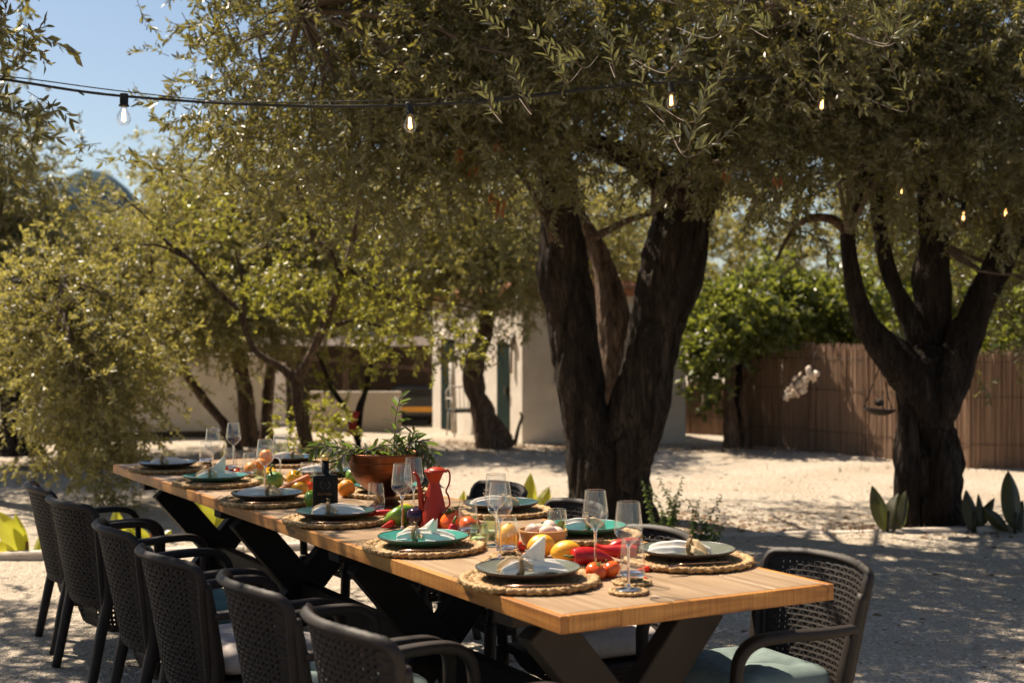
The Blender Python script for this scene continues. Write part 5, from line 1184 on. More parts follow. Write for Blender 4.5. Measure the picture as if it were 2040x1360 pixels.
setting(ML[2], 'pl_dark', 2, R(8), 'at the third left seat, in front of the black bottle', True, 'dark teal stoneware plate')
setting(ML[3], 'pl_dark', 4, R(170), 'at the fourth left seat', True, 'dark grey-blue stoneware plate')
setting(ML[4], 'pl_teal', 1, R(20), 'at the fifth left seat', True, 'turquoise stoneware plate')
setting(ML[5], 'pl_blue', 4, R(12), 'at the far left corner of the table', False, 'blue stoneware plate')
MRt = [on_table(1372, 1122), on_table(1165, 1072), on_table(1000, 1023), TP(2.40, 0.66), TP(3.1, 0.66), on_table(580, 926)]
MRn = ['at the right seat nearest the camera', 'at the second right seat, behind the egg bowl', 'at the third right seat, behind the tall glasses', 'behind the red oil can', 'behind the copper bowl', 'at the far right corner of the table']
for p, col, nk, rz, wh, pw in zip(MRt, ['pl_grey', 'pl_teal', 'pl_dark', 'pl_teal', 'pl_dark', 'pl_blue'], [5, 2, 2, 4, 4, 4], [R(150), R(200), R(175), R(160), R(170), R(190)], MRn, ['large grey stoneware plate', 'turquoise stoneware plate', 'dark stoneware plate', 'turquoise stoneware plate', 'dark teal plate', 'blue stoneware plate']):
    setting(p, col, nk, rz, wh, False, pw)
f_ = make_fork(); q = on_table(1385, 1142); f_.location = (q.x, q.y, TZ + 0.021); f_.rotation_euler = (0, 0.0, R(206)); tag(f_, 'copper fork on the near edge of the right front placemat', 'fork')
f_ = copy_tree(f_); q = on_table(1140, 1093); f_.location = (q.x, q.y, TZ + 0.021); f_.rotation_euler = (0, 0, R(206)); tag(f_, 'copper fork on the placemat behind the egg bowl', 'fork')

# ------------------------------------------------------------------ glasses
def make_wine(h=0.22):
    t = thing('wine_glass', 'x', 'wine glass', (0, 0, 0), 0, 'stemmed wine glasses on the table')
    MB().lathe([(0.0285, h), (0.0318, h - 0.028), (0.0350, h - 0.056), (0.0362, h - 0.071), (0.033, h - 0.082), (0.022, h - 0.095), (0.010, h - 0.106), (0.0042, h - 0.113)], 40).build('bowl', M['glass'], t)
    r_ = MB(); r_.tube([(0.0285 * math.cos(a), 0.0285 * math.sin(a), h) for a in [2 * math.pi * i / 40 for i in range(41)]], 0.0007, 5, False); r_.build('rim', M['glass_solid'], t)
    MB().lathe([(0.0001, h - 0.104), (0.0062, h - 0.108), (0.0042, h - 0.117), (0.0034, h - 0.14), (0.0033, 0.02), (0.005, 0.009), (0.0001, 0.0075)], 16).build('stem', M['glass_solid'], t)
    MB().lathe([(0.0001, 0.0075), (0.006, 0.0065), (0.018, 0.0038), (0.033, 0.0022), (0.0338, 0.0012), (0.033, 0.0004), (0.0001, 0.0004)], 40).build('foot', M['glass_solid'], t)
    return t
def make_tumbler():
    t = thing('tumbler', 'x', 'tumbler', (0, 0, 0), 0, 'clear water tumblers on the table')
    MB().lathe([(0.0275, 0.108), (0.0305, 0.08), (0.0325, 0.05), (0.0325, 0.025), (0.030, 0.010), (0.027, 0.002)], 36).build('wall', M['glass'], t)
    MB().lathe([(0.0001, 0.016), (0.024, 0.0165), (0.0295, 0.020), (0.0318, 0.022), (0.0305, 0.010), (0.0275, 0.0008), (0.0001, 0.0005)], 36).build('thick_base', M['glass_solid'], t)
    r_ = MB(); r_.tube([(0.0275 * math.cos(a), 0.0275 * math.sin(a), 0.108) for a in [2 * math.pi * i / 36 for i in range(37)]], 0.0007, 5, False); r_.build('rim', M['glass_solid'], t)
    return t
def make_coaster():
    t = thing('coaster', 'x', 'coaster', (0, 0, 0), 0, 'small braided coasters under the glasses'); mb = MB()
    for i in range(3): braid_ring(mb, 0.010 + 0.013 * i, 0.0062, 7 + 6 * i, i, 0.005, 0.55, 0.25, i + 20)
    mb.build('woven_centre', M['straw'], t, False); mb = MB(); braid_ring(mb, 0.0455, 0.0062, 18, 0.3, 0.0055, 0.7, 0.3, 30); mb.build('braided_rim', M['straw'], t, True); return t
def put_coaster(p, where):
    c = inst('coaster', make_coaster); c.location = (p.x, p.y, TZ + 0.0004); c.rotation_euler = (0, 0, random.Random(where).uniform(0, 6)); tag(c, 'braided straw coaster ' + where, 'coaster')
W = [((1252, 1008), 'nearest the camera, on the front coaster', 1), ((1186, 977), 'in front of the turquoise plate behind the egg bowl', 0), ((996, 968), 'beside the green jars', 1), ((988, 945), 'behind the one beside the green jars', 0),
     ((801, 930), 'left of the red oil can', 1), ((824, 912), 'between the copper bowl and the red oil can', 0), ((528, 880), 'standing before the carrot', 1), ((558, 865), 'in front of the far right plate', 0),
     ((424, 858), 'behind the fifth left plate', 1), ((465, 843), 'farthest of all, at the far end of the table', 0), ((655, 884), 'behind the black bottle', 0)]
for (px, py), where, co in W:
    p = at_z(px, py, TZ + 0.22); t = inst('wine', make_wine); z = TZ + 0.0008
    if co: put_coaster(Vector((p.x, p.y, 0)), 'under the wine glass ' + where); z = TZ + 0.0105
    t.location = (p.x, p.y, z); t.rotation_euler = (0, 0, random.random() * 6); t['label'] = 'empty wine glass ' + where
TU = [((1260, 1158), 'on the rear coaster beside the nearest wine glass', 1), ((1010, 1104), 'in front of the orange beside the egg bowl', 1), ((1110, 1078), 'behind the egg bowl', 0), ((932, 1066), 'in front of the tomatoes by the red oil can', 1),
      ((749, 1014), 'in front of the copper bowl', 0), ((612, 972), 'left of the black bottle', 1), ((410, 921), 'behind the napkin of the fifth left plate', 1), ((458, 932), 'over the cherry tomatoes at the far end', 0), ((497, 948), 'beside the two far oranges', 1), ((690, 945), 'behind the black bottle at the bowl', 0)]
for (px, py), where, co in TU:
    p = on_table(px, py + 6); t = inst('tumbler', make_tumbler); z = TZ + 0.0008
    if co: put_coaster(p, 'under the tumbler ' + where); z = TZ + 0.0105
    t.location = (p.x, p.y, z); t['label'] = 'clear tumbler ' + where
def make_jar(px, py, r, h, label, ribs, lid):
    p = on_table(px, py); t = thing('candle_jar', label, 'candle jar', (p.x, p.y, TZ + 0.0006))
    lump = (lambda a, z: 1 + 0.03 * math.cos(a * 20)) if ribs else (lambda a, z: 1 + 0.012 * math.cos(a * 12))
    pr = [(0.0001, 0.004), (r * 0.9, 0.004), (r, 0.012), (r * 1.02, h * 0.7), (r * 0.86, h * 0.82), (r * 0.9, h)] if lid else [(0.0001, 0.004), (r * 0.8, 0.003), (r * 0.86, h * 0.5), (r, h)]
    MB().lathe(pr, 80, (0, 0, 0), lump).build('glass_wall', M['glass_green'], t); MB().lathe([(0.0001, 0.0), (r * 0.8, 0.001), (r * 0.82, 0.005), (0.0001, 0.0065)], 30).build('base', M['glass_green'], t)
    MB().lathe([(0.0001, 0.007), (r * 0.72, 0.007), (r * 0.72, h * 0.38), (0.0001, h * 0.38)], 24).build('candle', M['wax'], t)
    if lid:
        for z in (h * 0.86, h * 0.93, h * 0.995): MB().tube([(r * 0.9 * math.cos(a), r * 0.9 * math.sin(a), z) for a in [2 * math.pi * i / 30 for i in range(31)]], 0.0012, 5, False).build('screw_rim', M['glass_green'], t)
make_jar(954, 1085, 0.0295, 0.062, 'squat green glass candle jar with screw rim beside the turquoise plate', False, True)
make_jar(980, 1074, 0.0275, 0.074, 'taller ribbed green glass candle holder behind the squat jar', True, False)
make_jar(516, 962, 0.0255, 0.062, 'ribbed green glass candle holder beside the far oranges', True, False)

# ------------------------------------------------------------------ fruit and vegetables
def produce(name, px, py, label, mb_parts, cat, rot=(0, 0, 0), dz=0.0, group=None):
    p = on_table(px, py); t = thing(name, label, cat, (p.x, p.y, TZ + dz), 0, group); t.rotation_euler = rot
    for (nm, mb, mat) in mb_parts: mb.build(nm, mat, t)
    return t
def tomato_parts(r, seed=0, mat='tomato', stalk=True):
    n = 14; pr = [(max(0.0005, r * math.cos(th) * (1 + 0.05 * math.cos(2 * th))), r * 0.84 * math.sin(th) - (0.10 * r if th > 1.3 else 0)) for th in [-math.pi / 2 + math.pi * i / n for i in range(n + 1)]]
    a = MB().lathe(pr, 36, (0, 0, r * 0.84), lambda a, z: 1 + 0.022 * math.cos(5 * a + seed)); P = [('body', a, M[mat])]
    if stalk:
        c = MB()
        for k in range(5):
            an = k * 1.257 + seed; z = r * 1.60; L = r * 0.62
            c.add([(0.1 * r * math.cos(an + 1.4), 0.1 * r * math.sin(an + 1.4), z), (0.1 * r * math.cos(an - 1.4), 0.1 * r * math.sin(an - 1.4), z), (L * 0.6 * math.cos(an - 0.2), L * 0.6 * math.sin(an - 0.2), z + 0.003), (L * math.cos(an), L * math.sin(an), z + 0.004), (L * 0.6 * math.cos(an + 0.2), L * 0.6 * math.sin(an + 0.2), z + 0.003)], [(0, 1, 2, 3, 4)])
        c.tube([(0, 0, r * 1.55), (0.002, 0, r * 1.75), (0.004, 0, r * 1.95)], 0.0018, 5); P.append(('calyx', c, M['stalk']))
    return P
def citrus_parts(r, L, mat):
    n = 18; pr = []
    for i in range(n + 1):
        th = -math.pi / 2 + math.pi * i / n; x = math.cos(th); zz = math.sin(th); e = abs(zz) ** 10 * (L - r) * 0.45
        pr.append((max(0.0005, r * x ** (0.92)), zz * (L - (L - r) * 0.3) + math.copysign(e, zz)))
    return [('peel', MB().lathe(pr, 36, (0, 0, 0), lambda a, z: 1 + 0.01 * math.cos(3 * a + z * 60)), M[mat]), ('stem_end', MB().lathe([(0.0005, 0.001), (0.004, 0.0), (0.0045, -0.003), (0.0005, -0.004)], 10, (0, 0, pr[-1][1] + 0.001)), M['stalk'])]
def pepper_parts(r, h, mat, seed=0, lobes=4):
    n = 16; pr = []
    for i in range(n + 1):
        t = i / n; pr.append((max(0.0006, r * (math.sin(math.pi * min(1, 0.06 + t * 0.94)) ** 0.42) * (0.80 + 0.25 * t)) if i < n else r * 0.12, h * t - (0.012 if i == n else 0)))
    a = MB().lathe(pr, 48, (0, 0, 0), lambda a, z: 1 + 0.075 * math.cos(lobes * a + seed) - 0.03 * math.cos(2 * lobes * a + 2 * seed)); s = MB().tube([(0, 0, h - 0.012), (0.002, 0, h + 0.008), (0.008, 0.002, h + 0.022)], [0.006, 0.004, 0.005], 8)
    return [('body', a, M[mat]), ('stalk', s, M['stalk'])]
def long_parts(P, mat, n=14, lump=0.05, stalk=True, seed=0):
    S = spline(P, 6); V, F = tube_np([Vector(q[:3]) for q in S], [q[3] for q in S], n)
    for i in range(len(S)):
        c = Vector(S[i][:3])
        for k in range(n): V[i * n + k] = c + (V[i * n + k] - c) * (1 + lump * math.cos(3 * 2 * math.pi * k / n + i * 0.15 + seed))
    a = MB().add(V, F); out = [('body', a, M[mat])]
    if stalk:
        p = Vector(P[0][:3]); d = (p - Vector(P[1][:3])).normalized(); out.append(('stalk', MB().tube([p - d * 0.002, p + d * 0.012, p + d * 0.028 + Vector((0, 0, 0.004))], [0.006, 0.0035, 0.003], 7), M['stalk']))
    return out
# near cluster
produce('lemon', 1078, 1110, 'large orange-yellow lemon behind the nearest napkin, left one of the pair', citrus_parts(0.034, 0.041, 'lemon'), 'lemon', (0, R(82), R(15)), 0.034)
produce('lemon', 1128, 1122, 'large orange-yellow lemon right one of the pair, beside the red peppers', citrus_parts(0.033, 0.044, 'lemon'), 'lemon', (0, R(84), R(-12)), 0.033)
produce('red_pepper', 1178, 1126, 'glossy long red pepper lying left behind the tomatoes', long_parts([V4((0.055, 0.0, 0.028), 0.020), V4((0.03, 0.0, 0.028), 0.026), V4((-0.01, 0.0, 0.026), 0.024), V4((-0.045, 0.005, 0.018), 0.013), V4((-0.065, 0.01, 0.012), 0.003)], 'red_pepper'), 'pepper', (0, 0, R(200)))
produce('red_pepper', 1228, 1118, 'long red pepper with raised tip beside the nearest wine glass', long_parts([V4((0.06, 0.0, 0.028), 0.018), V4((0.035, 0.0, 0.028), 0.022), V4((-0.0, 0.0, 0.03), 0.02), V4((-0.04, 0.0, 0.036), 0.012), V4((-0.062, 0, 0.05), 0.003)], 'red_pepper', seed=1), 'pepper', (0, 0, R(-8)))
produce('red_pepper', 1240, 1106, 'red pepper partly hidden behind the nearest wine glass', long_parts([V4((0.05, 0.0, 0.03), 0.02), V4((0.02, 0.0, 0.03), 0.024), V4((-0.02, 0.0, 0.028), 0.018), V4((-0.05, 0.0, 0.02), 0.004)], 'red_pepper', seed=2), 'pepper', (0, 0, R(12)))
produce('tomato', 1183, 1152, 'round orange-red tomato, left one in front of the red peppers', tomato_parts(0.0275, 1), 'tomato', (0.35, 0.25, 0))
produce('tomato', 1225, 1150, 'round orange-red tomato with green calyx, right one in front of the red peppers', tomato_parts(0.0265, 2), 'tomato', (-0.2, -0.55, 0), 0.002)
for k, (px, py) in enumerate(((1258, 1150), (1270, 1155), (1283, 1152), (1290, 1146), (1264, 1143), (1277, 1142), (1288, 1139), (1160, 1145))):
    produce('cherry_tomato', px, py, ('%s cherry tomato from the left in the heap behind the nearest tumbler' % ['first', 'third', 'sixth', 'seventh', 'second', 'fourth', 'fifth'][k]) if k < 7 else 'lone red cherry tomato left of the tomatoes', tomato_parts(0.0105, k, 'cherry', False), 'cherry tomato', (k, 0, 0), 0.0, 'cherry tomatoes near the front' if k < 7 else None)
produce('orange', 1012, 1096, 'upright orange seen through the tumbler left of the egg bowl', citrus_parts(0.034, 0.042, 'lemon'), 'orange', (0.1, 0.1, 0), 0.040)
for k, (px, py) in enumerate(((1040, 1097), (1034, 1088), (1046, 1104))):
    produce('cherry_tomato', px, py, ['middle', 'rear', 'front'][k] + ' red cherry tomato of three at the foot of the egg bowl', tomato_parts(0.012, k, 'cherry', False), 'cherry tomato', (k, 0, 0), 0.0, 'cherry tomatoes by the egg bowl')
# egg bowl
p = on_table(1082, 1092); bo = thing('wooden_bowl', 'honey coloured wooden bowl holding eggs', 'bowl', (p.x, p.y, TZ + 0.0006)); bo.scale = (1.18, 1.18, 1.1)
MB().lathe([(0.001, 0.004), (0.035, 0.003), (0.037, 0.0), (0.042, 0.0), (0.055, 0.02), (0.062, 0.045), (0.0635, 0.052), (0.0605, 0.0535), (0.058, 0.045), (0.048, 0.02), (0.03, 0.010), (0.001, 0.009)], 48).build('bowl_body', M['bowl_wood'], bo)
eggs = [(-0.028, -0.008, 0.050, R(70), R(30), 'brown egg at the left rim of the wooden bowl'), (0.012, -0.026, 0.048, R(82), R(100), 'pinkish egg lying across the front of the wooden bowl'), (0.018, 0.016, 0.056, R(65), R(200), 'pale egg at the back of the wooden bowl'), (-0.01, 0.026, 0.045, R(80), R(300), 'egg half hidden at the rear of the wooden bowl'), (0.036, -0.006, 0.042, R(80), R(40), 'egg at the right rim of the wooden bowl')]
for (x, y, z, tl_, rz, lab) in eggs:
    n = 16; pr = [(max(0.0004, 0.0215 * math.cos(th) * (1 - 0.14 * math.sin(th))), 0.0285 * math.sin(th)) for th in [-math.pi / 2 + math.pi * i / n for i in range(n + 1)]]
    o = MB().lathe(pr, 28).build('egg', M['egg']); o.location = (p.x + x * 1.15, p.y + y * 1.15, TZ + z * 1.12); o.rotation_euler = (tl_, 0, rz); tag(o, lab, 'egg')
o = MB().add(*big_leaf(0.05, 0.032, 3, 0.3)).build('basil_leaf', M['shrub']); o.location = (p.x + 0.052, p.y - 0.02, TZ + 0.05); o.rotation_euler = (-0.3, 0.5, 0.3); tag(o, 'green leaf tucked at the right rim of the egg bowl', 'leaf')
# middle cluster
produce('green_pepper', 822, 1045, 'pale green pepper lying left of the red oil can', long_parts([V4((0.0, 0.0, 0.034), 0.014), V4((0.012, 0, 0.036), 0.030), V4((0.05, 0.0, 0.036), 0.034), V4((0.085, 0.0, 0.028), 0.024), V4((0.11, 0, 0.02), 0.006)], 'green_pepper', 20, 0.07), 'pepper', (0, 0, R(215)), 0.0)
produce('aubergine', 842, 1050, 'dark glossy aubergine behind the red oil can', long_parts([V4((0.07, 0.0, 0.05), 0.018), V4((0.045, 0, 0.045), 0.026), V4((0.0, 0.0, 0.038), 0.037), V4((-0.045, 0.0, 0.034), 0.032), V4((-0.062, 0, 0.03), 0.006)], 'aubergine', 20, 0.0), 'aubergine', (0, 0, R(40)))
produce('tomato', 908, 1056, 'large ribbed orange tomato right behind the red oil can', tomato_parts(0.042, 3), 'tomato', (0.2, -0.3, 0))
produce('tomato', 930, 1064, 'large orange tomato seen through the tumbler right of the red oil can', tomato_parts(0.037, 4), 'tomato', (0.1, 0.4, 0))
produce('red_pepper', 900, 1072, 'small red pepper wedged between the red oil can and the tomatoes', pepper_parts(0.016, 0.05, 'red_pepper', 1), 'pepper', (0, 0.1, 0), 0.0)
produce('chilli', 768, 1038, 'bent red chilli beside the third left plate', long_parts([V4((0.045, 0.004, 0.016), 0.009), V4((0.02, 0.0, 0.018), 0.0115), V4((-0.02, 0.0, 0.018), 0.010), V4((-0.05, -0.004, 0.014), 0.007), V4((-0.072, -0.016, 0.010), 0.002)], 'red_pepper', 12, 0.03), 'chilli', (0, 0, R(-4)), 0.012)
produce('chilli', 778, 1052, 'second red chilli pointing at the camera below the bent one', long_parts([V4((0.0, 0.05, 0.014), 0.009), V4((0.0, 0.02, 0.015), 0.012), V4((-0.004, -0.02, 0.013), 0.010), V4((-0.02, -0.045, 0.009), 0.002)], 'red_pepper', 12, 0.03), 'chilli', (0, 0, R(-10)), 0.0)
produce('orange', 690, 990, 'round orange right of the black bottle', citrus_parts(0.035, 0.036, 'orange'), 'orange', (0.5, 0.3, 0), 0.035)
produce('green_pepper', 622, 1012, 'dark green pepper peeping out left of the black bottle', pepper_parts(0.036, 0.07, 'green_pepper', 2), 'pepper', (0.2, 0.1, 0), 0.0)
produce('tomato', 616, 982, 'orange-red tomato left of the neck of the black bottle', tomato_parts(0.036, 6), 'tomato', (0.3, 0.2, 0))
produce('lemon', 596, 990, 'greenish yellow lemon behind the carrot', citrus_parts(0.032, 0.04, 'yellow_pepper'), 'lemon', (0, R(80), R(40)), 0.032)
produce('green_pepper', 552, 974, 'shiny green bell pepper behind the fourth left plate', pepper_parts(0.042, 0.075, 'green_pepper', 0.6), 'pepper', (R(20), R(-18), 0), 0.004)
produce('yellow_pepper', 580, 968, 'yellow bell pepper behind the carrot', pepper_parts(0.040, 0.072, 'yellow_pepper', 1.5), 'pepper', (R(20), R(30), 0), 0.004)
produce('carrot', 575, 990, 'fat orange carrot propped slantwise over the peppers', long_parts([V4((0.085, 0.01, 0.078), 0.013), V4((0.07, 0.008, 0.072), 0.0165), V4((0.02, 0.0, 0.05), 0.0165), V4((-0.04, -0.006, 0.024), 0.013), V4((-0.072, -0.01, 0.010), 0.005)], 'carrot', 14, 0.01), 'carrot', (0, 0, R(8)))
produce('orange', 501, 950, 'bright orange in front of the far wine glasses, left one', citrus_parts(0.034, 0.035, 'orange'), 'orange', (0.5, 0.3, 0), 0.035)
produce('orange', 518, 943, 'bright orange behind the left far one', citrus_parts(0.036, 0.037, 'orange'), 'orange', (0.2, 0.8, 0), 0.036)
produce('orange', 530, 931, 'orange at the back of the far fruit group', citrus_parts(0.034, 0.035, 'orange'), 'orange', (0.2, 0.1, 0), 0.055)
rs = random.Random(9)
ORD = ['leftmost', 'second', 'third', 'fourth', 'fifth', 'sixth', 'seventh', 'eighth', 'ninth', 'tenth', 'eleventh', 'rightmost']
for k in range(12):
    produce('cherry_tomato', 450 + 3.3 * k, 938 + rs.random() * 12, ORD[k] + ' cherry tomato from the left in the far heap by the oranges', tomato_parts(0.0125, k, 'cherry' if k % 3 else 'tomato', False), 'cherry tomato', (k, 0, 0), 0.014 * (k % 3 == 0), 'cherry tomatoes at the far end')

produce('tomato', 640, 968, 'small tomato between the black bottle and the copper bowl', tomato_parts(0.030, 8), 'tomato', (0.2, 0.3, 0))
produce('green_pepper', 700, 962, 'green pepper at the foot of the copper bowl, left side', pepper_parts(0.034, 0.066, 'green_pepper', 1.1), 'pepper', (0.3, 0.2, 0))
produce('lemon', 806, 1034, 'yellow lemon beside the pale green pepper', citrus_parts(0.028, 0.036, 'lemon'), 'lemon', (0, R(80), R(60)), 0.028)
produce('yellow_pepper', 536, 958, 'yellow pepper left of the shiny green bell pepper', pepper_parts(0.034, 0.064, 'yellow_pepper', 0.2), 'pepper', (0.5, 0.2, 0), 0.004)
# ------------------------------------------------------------------ black bottle
p = on_table(648, 1026); p = Vector((p.x, p.y, 0)); bt = thing('oil_bottle', 'flat matt black oil bottle with printed copper lettering and gold cap', 'bottle', (p.x, p.y, TZ + 0.0006), R(6))
def rrect(w, d, r, n=6):
    out = []
    for cx, cy, a0 in ((w / 2 - r, d / 2 - r, 0), (-w / 2 + r, d / 2 - r, 90), (-w / 2 + r, -d / 2 + r, 180), (w / 2 - r, -d / 2 + r, 270)):
        for i in range(n + 1): a = R(a0 + 90 * i / n); out.append((cx + r * math.cos(a), cy + r * math.sin(a)))
    return out
def loft(rings):
    k = len(rings[0]); V = [p_ for r_ in rings for p_ in r_]; F = [(i * k + j, i * k + (j + 1) % k, (i + 1) * k + (j + 1) % k, (i + 1) * k + j) for i in range(len(rings) - 1) for j in range(k)]
    F.append(tuple(range(k))[::-1]); F.append(tuple((len(rings) - 1) * k + j for j in range(k))); return V, F
BW, BH = 0.090, 0.146
prof = [(0.94, 0.0), (1.0, 0.004), (1.0, BH - 0.010), (0.985, BH - 0.005), (0.95, BH - 0.0015), (0.88, BH), (0.5, BH + 0.001)]
V, F = loft([[(x * k, y * k, z) for x, y in rrect(BW, 0.045, 0.012)] for k, z in prof]); mesh_obj('bottle_body', V, F, M['bottle_black'], bt)
MB().lathe([(0.019, BH - 0.001), (0.0150, BH + 0.004), (0.0128, BH + 0.010), (0.0128, BH + 0.052), (0.001, BH + 0.052)], 28).build('neck', M['bottle_black'], bt)
MB().lathe([(0.0138, BH + 0.052), (0.0142, BH + 0.054), (0.0142, BH + 0.068), (0.013, BH + 0.070), (0.001, BH + 0.070)], 28).build('cap', M['gold'], bt)
def text(body, size, loc, mat, parent, name, rot=(math.pi / 2, 0, 0), space=1.0):
    c = bpy.data.curves.new(name, 'FONT'); c.body = body; c.size = size; c.align_x = 'CENTER'; c.align_y = 'CENTER'; c.extrude = 0.0003; c.space_character = space
    o = bpy.data.objects.new(name, c); COL.objects.link(o); dg = bpy.context.evaluated_depsgraph_get(); me = bpy.data.meshes.new_from_object(o.evaluated_get(dg)); bpy.data.objects.remove(o)
    me.materials.clear(); me.materials.append(mat); o = bpy.data.objects.new(name, me); COL.objects.link(o); o.parent = parent; o.location = loc; o.rotation_euler = rot; return o
text('OLITHEA', 0.0125, (-0.001, -0.0229, 0.078), M['print_gold'], bt, 'lettering', space=1.05)
em = MB()
for s in (-1, 1):
    for k in range(6):
        a = R(25 + 22 * k); c = Vector((s * 0.017 * math.sin(a), -0.0229, 0.108 - 0.015 * math.cos(a) + 0.004)); d = Vector((s * math.cos(a - 0.5), 0, math.sin(a - 0.5))); n_ = Vector((-d.z, 0, d.x))
        em.add([c - d * 0.005, c + n_ * 0.0018, c + d * 0.005, c - n_ * 0.0018], [(0, 1, 2, 3)])
for k in range(5):
    a = R(-40 + 20 * k); em.tube([(0.004 * math.sin(a), -0.0229, 0.104), (0.013 * math.sin(a), -0.0229, 0.104 + 0.016 * math.cos(a))], 0.0005, 4)
em.build('emblem', M['print_grey'], bt)
for k, w in enumerate((0.030, 0.024, 0.028)): MB().box((0, -0.0228, 0.058 - 0.007 * k), (w, 0.0008, 0.0016)).build('small_print', M['print_grey'], bt, False)

# ------------------------------------------------------------------ copper bowl with olive branches
p = on_table(768, 1012); cb = thing('copper_bowl', 'big footed copper bowl filled with olive branches', 'bowl', (p.x, p.y + 0.02, TZ + 0.0006))
RB = 0.146
MB().lathe([(0.001, 0.0), (0.062, 0.0), (0.064, 0.004), (0.052, 0.016), (0.036, 0.034), (0.034, 0.044), (0.045, 0.054), (0.080, 0.072), (0.112, 0.100), (0.132, 0.132), (0.140, 0.165), (RB - 0.002, 0.198), (RB, 0.206), (RB - 0.003, 0.208), (RB - 0.007, 0.2), (0.132, 0.16), (0.12, 0.125), (0.09, 0.09), (0.001, 0.075)], 72).build('bowl_body', M['copper'], cb)
for r_, z, tr in ((0.1425, 0.1765, 0.0018), (0.1465, 0.2065, 0.0022), (0.1335, 0.136, 0.0014), (0.036, 0.044, 0.003)):
    MB().tube([(r_ * math.cos(a), r_ * math.sin(a), z) for a in [2 * math.pi * i / 72 for i in range(73)]], tr, 6, False).build('rolled_band', M['copper'], cb)
def sprig(t, pts, nleaf, L, seed, mats=('herb', 'olive_young')):
    rs = random.Random(seed); S = spline([V4(q, 0) for q in pts], 8); P = [Vector(q[:3]) for q in S]
    MB().tube(P, [0.0022 * (1 - 0.6 * i / len(P)) + 0.0006 for i in range(len(P))], 6).build('twig', M['twig'], t)
    for k in range(nleaf):
        tt = 0.12 + 0.86 * (k // 2 * 2) / max(1, nleaf - 1); i = min(len(P) - 2, int(tt * (len(P) - 1))); c = P[i]; d = (P[i + 1] - P[i]).normalized(); sd_ = d.orthogonal().normalized(); sd_ = Quaternion(d, (k // 2) * 1.45 + (math.pi if k % 2 else 0) + rs.uniform(-.3, .3)) @ sd_
        dd = (d * rs.uniform(0.3, 0.9) + sd_ * rs.uniform(0.6, 1.0) + Vector((0, 0, rs.uniform(-0.3, 0.1)))).normalized()
        key = 'sleaf%d' % (k % 2)
        if key not in LM:
            v, f = leaf_template(1.0, 0.26, 0.25, 0.2); o = mesh_obj('leaf', v, f, M[mats[k % 2]], t, False); LM[key] = o.data
        else: o = bpy.data.objects.new('leaf', LM[key]); COL.objects.link(o); o.parent = t
        q = dd.to_track_quat('X', 'Z') @ Quaternion((1, 0, 0), rs.uniform(-0.8, 0.8)); s = L * rs.uniform(0.75, 1.2); o.matrix_local = Matrix.LocRotScale(c, q, Vector((s, s, s)))
LM = {}
c0 = Vector((p.x, p.y + 0.02, TZ))
def br(label, pts, n, L, seed):
    t = thing('olive_branch', label, 'branch', c0, 0, 'olive sprigs in and around the copper bowl'); sprig(t, pts, int(n * 1.25), L * 1.2, seed)
br('tall olive sprig rising out of the copper bowl', [(0.02, 0.0, 0.12), (0.03, 0, 0.22), (0.035, 0.0, 0.33), (0.055, 0.0, 0.42)], 22, 0.052, 1)
br('olive sprig leaning right over the rim of the copper bowl', [(0.04, -0.02, 0.14), (0.08, -0.03, 0.23), (0.12, -0.05, 0.255), (0.165, -0.06, 0.22), (0.19, -0.06, 0.15)], 24, 0.05, 2)
br('short upright sprig right of the tall one', [(0.06, 0.0, 0.15), (0.085, 0.0, 0.22), (0.11, 0.0, 0.30)], 16, 0.045, 3)
br('olive sprig trailing over the left rim of the copper bowl', [(-0.02, -0.02, 0.18), (-0.08, -0.06, 0.225), (-0.14, -0.09, 0.215), (-0.175, -0.1, 0.16)], 22, 0.046, 4)
br('leafy sprig reaching left across the neck of the black bottle', [(-0.1, -0.05, 0.21), (-0.17, -0.08, 0.235), (-0.23, -0.09, 0.245), (-0.275, -0.1, 0.22)], 24, 0.046, 5)
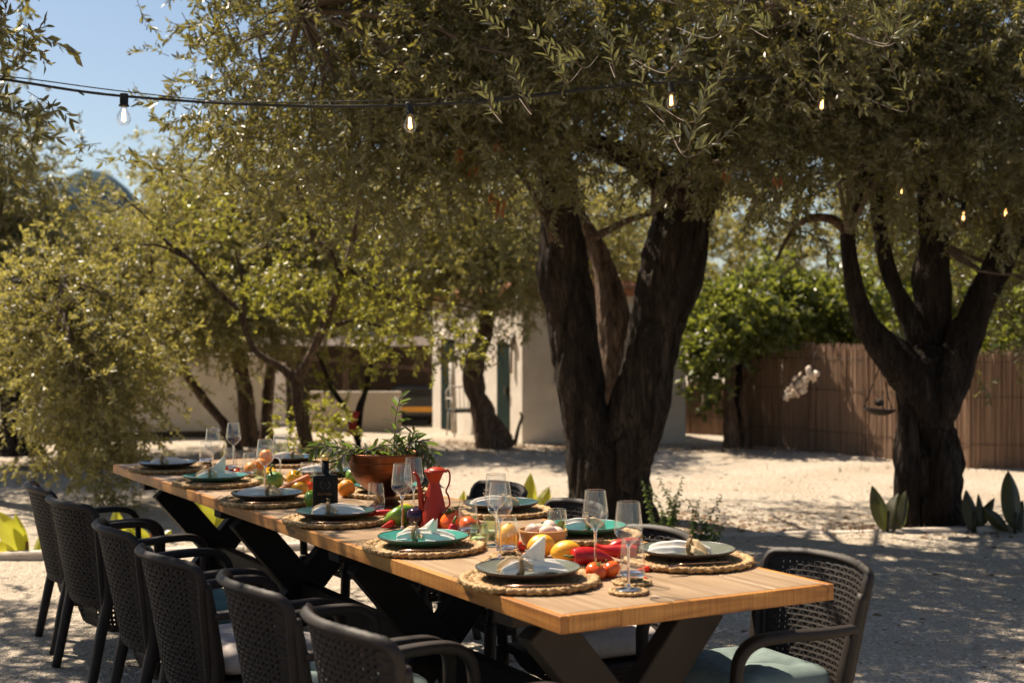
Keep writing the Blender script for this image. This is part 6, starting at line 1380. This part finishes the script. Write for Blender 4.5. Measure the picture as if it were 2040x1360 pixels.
br('broad leaved sprig filling the right half of the copper bowl', [(0.0, 0.03, 0.16), (0.05, 0.03, 0.22), (0.1, 0.02, 0.245), (0.135, 0.0, 0.235)], 22, 0.055, 6)
br('sprig hanging down behind the wine glass at the bowl', [(0.11, -0.03, 0.22), (0.15, -0.06, 0.2), (0.165, -0.07, 0.12), (0.17, -0.08, 0.07)], 20, 0.046, 7)
br('low sprig lying along the back rim of the copper bowl', [(-0.09, 0.06, 0.2), (-0.03, 0.08, 0.225), (0.04, 0.09, 0.23)], 18, 0.045, 8)
# ------------------------------------------------------------------ red oil can
p = on_table(865, 1052); oc = thing('oil_can', 'red enamelled oil can with conical body, funnel lid, thin spout and loop handle', 'oil can', (p.x, p.y, TZ + 0.0006), 0)
MB().lathe([(0.001, 0.0), (0.0525, 0.0), (0.0535, 0.003), (0.050, 0.02), (0.033, 0.095), (0.019, 0.15), (0.0175, 0.156), (0.022, 0.165), (0.033, 0.189), (0.0345, 0.192), (0.0335, 0.194), (0.001, 0.186)], 40).build('body', M['enamel'], oc)
MB().lathe([(0.0355, 0.191), (0.0365, 0.1935), (0.030, 0.199), (0.014, 0.206), (0.001, 0.208)], 32).xform(Matrix.Translation((0, 0, 0)) @ Matrix.Rotation(0.05, 4, 'Y')).build('lid', M['enamel'], oc)
MB().tube([(-0.036, 0, 0.035), (-0.044, 0, 0.09), (-0.05, 0, 0.14), (-0.056, 0, 0.172), (-0.062, 0, 0.182), (-0.072, 0, 0.186)], [0.013, 0.0105, 0.0072, 0.0055, 0.005, 0.004], 14).build('spout', M['enamel'], oc)
S = [Vector(q[:3]) for q in spline([V4(q, 0) for q in ((0.031, 0, 0.192), (0.046, 0, 0.196), (0.053, 0, 0.178), (0.050, 0, 0.150), (0.040, 0, 0.125), (0.048, 0, 0.108), (0.052, 0, 0.08), (0.040, 0, 0.066))], 6)]
v_, f_ = tube_np(S, 0.0062, 8, True, 0.5); mesh_obj('handle', v_, f_, M['enamel'], oc)
MB().box((-0.022, 0, 0.115), (0.05, 0.004, 0.006), Matrix.Rotation(-0.1, 3, 'Y')).build('spout_strut', M['enamel'], oc, False)

# no leftovers: keep only scene objects in use
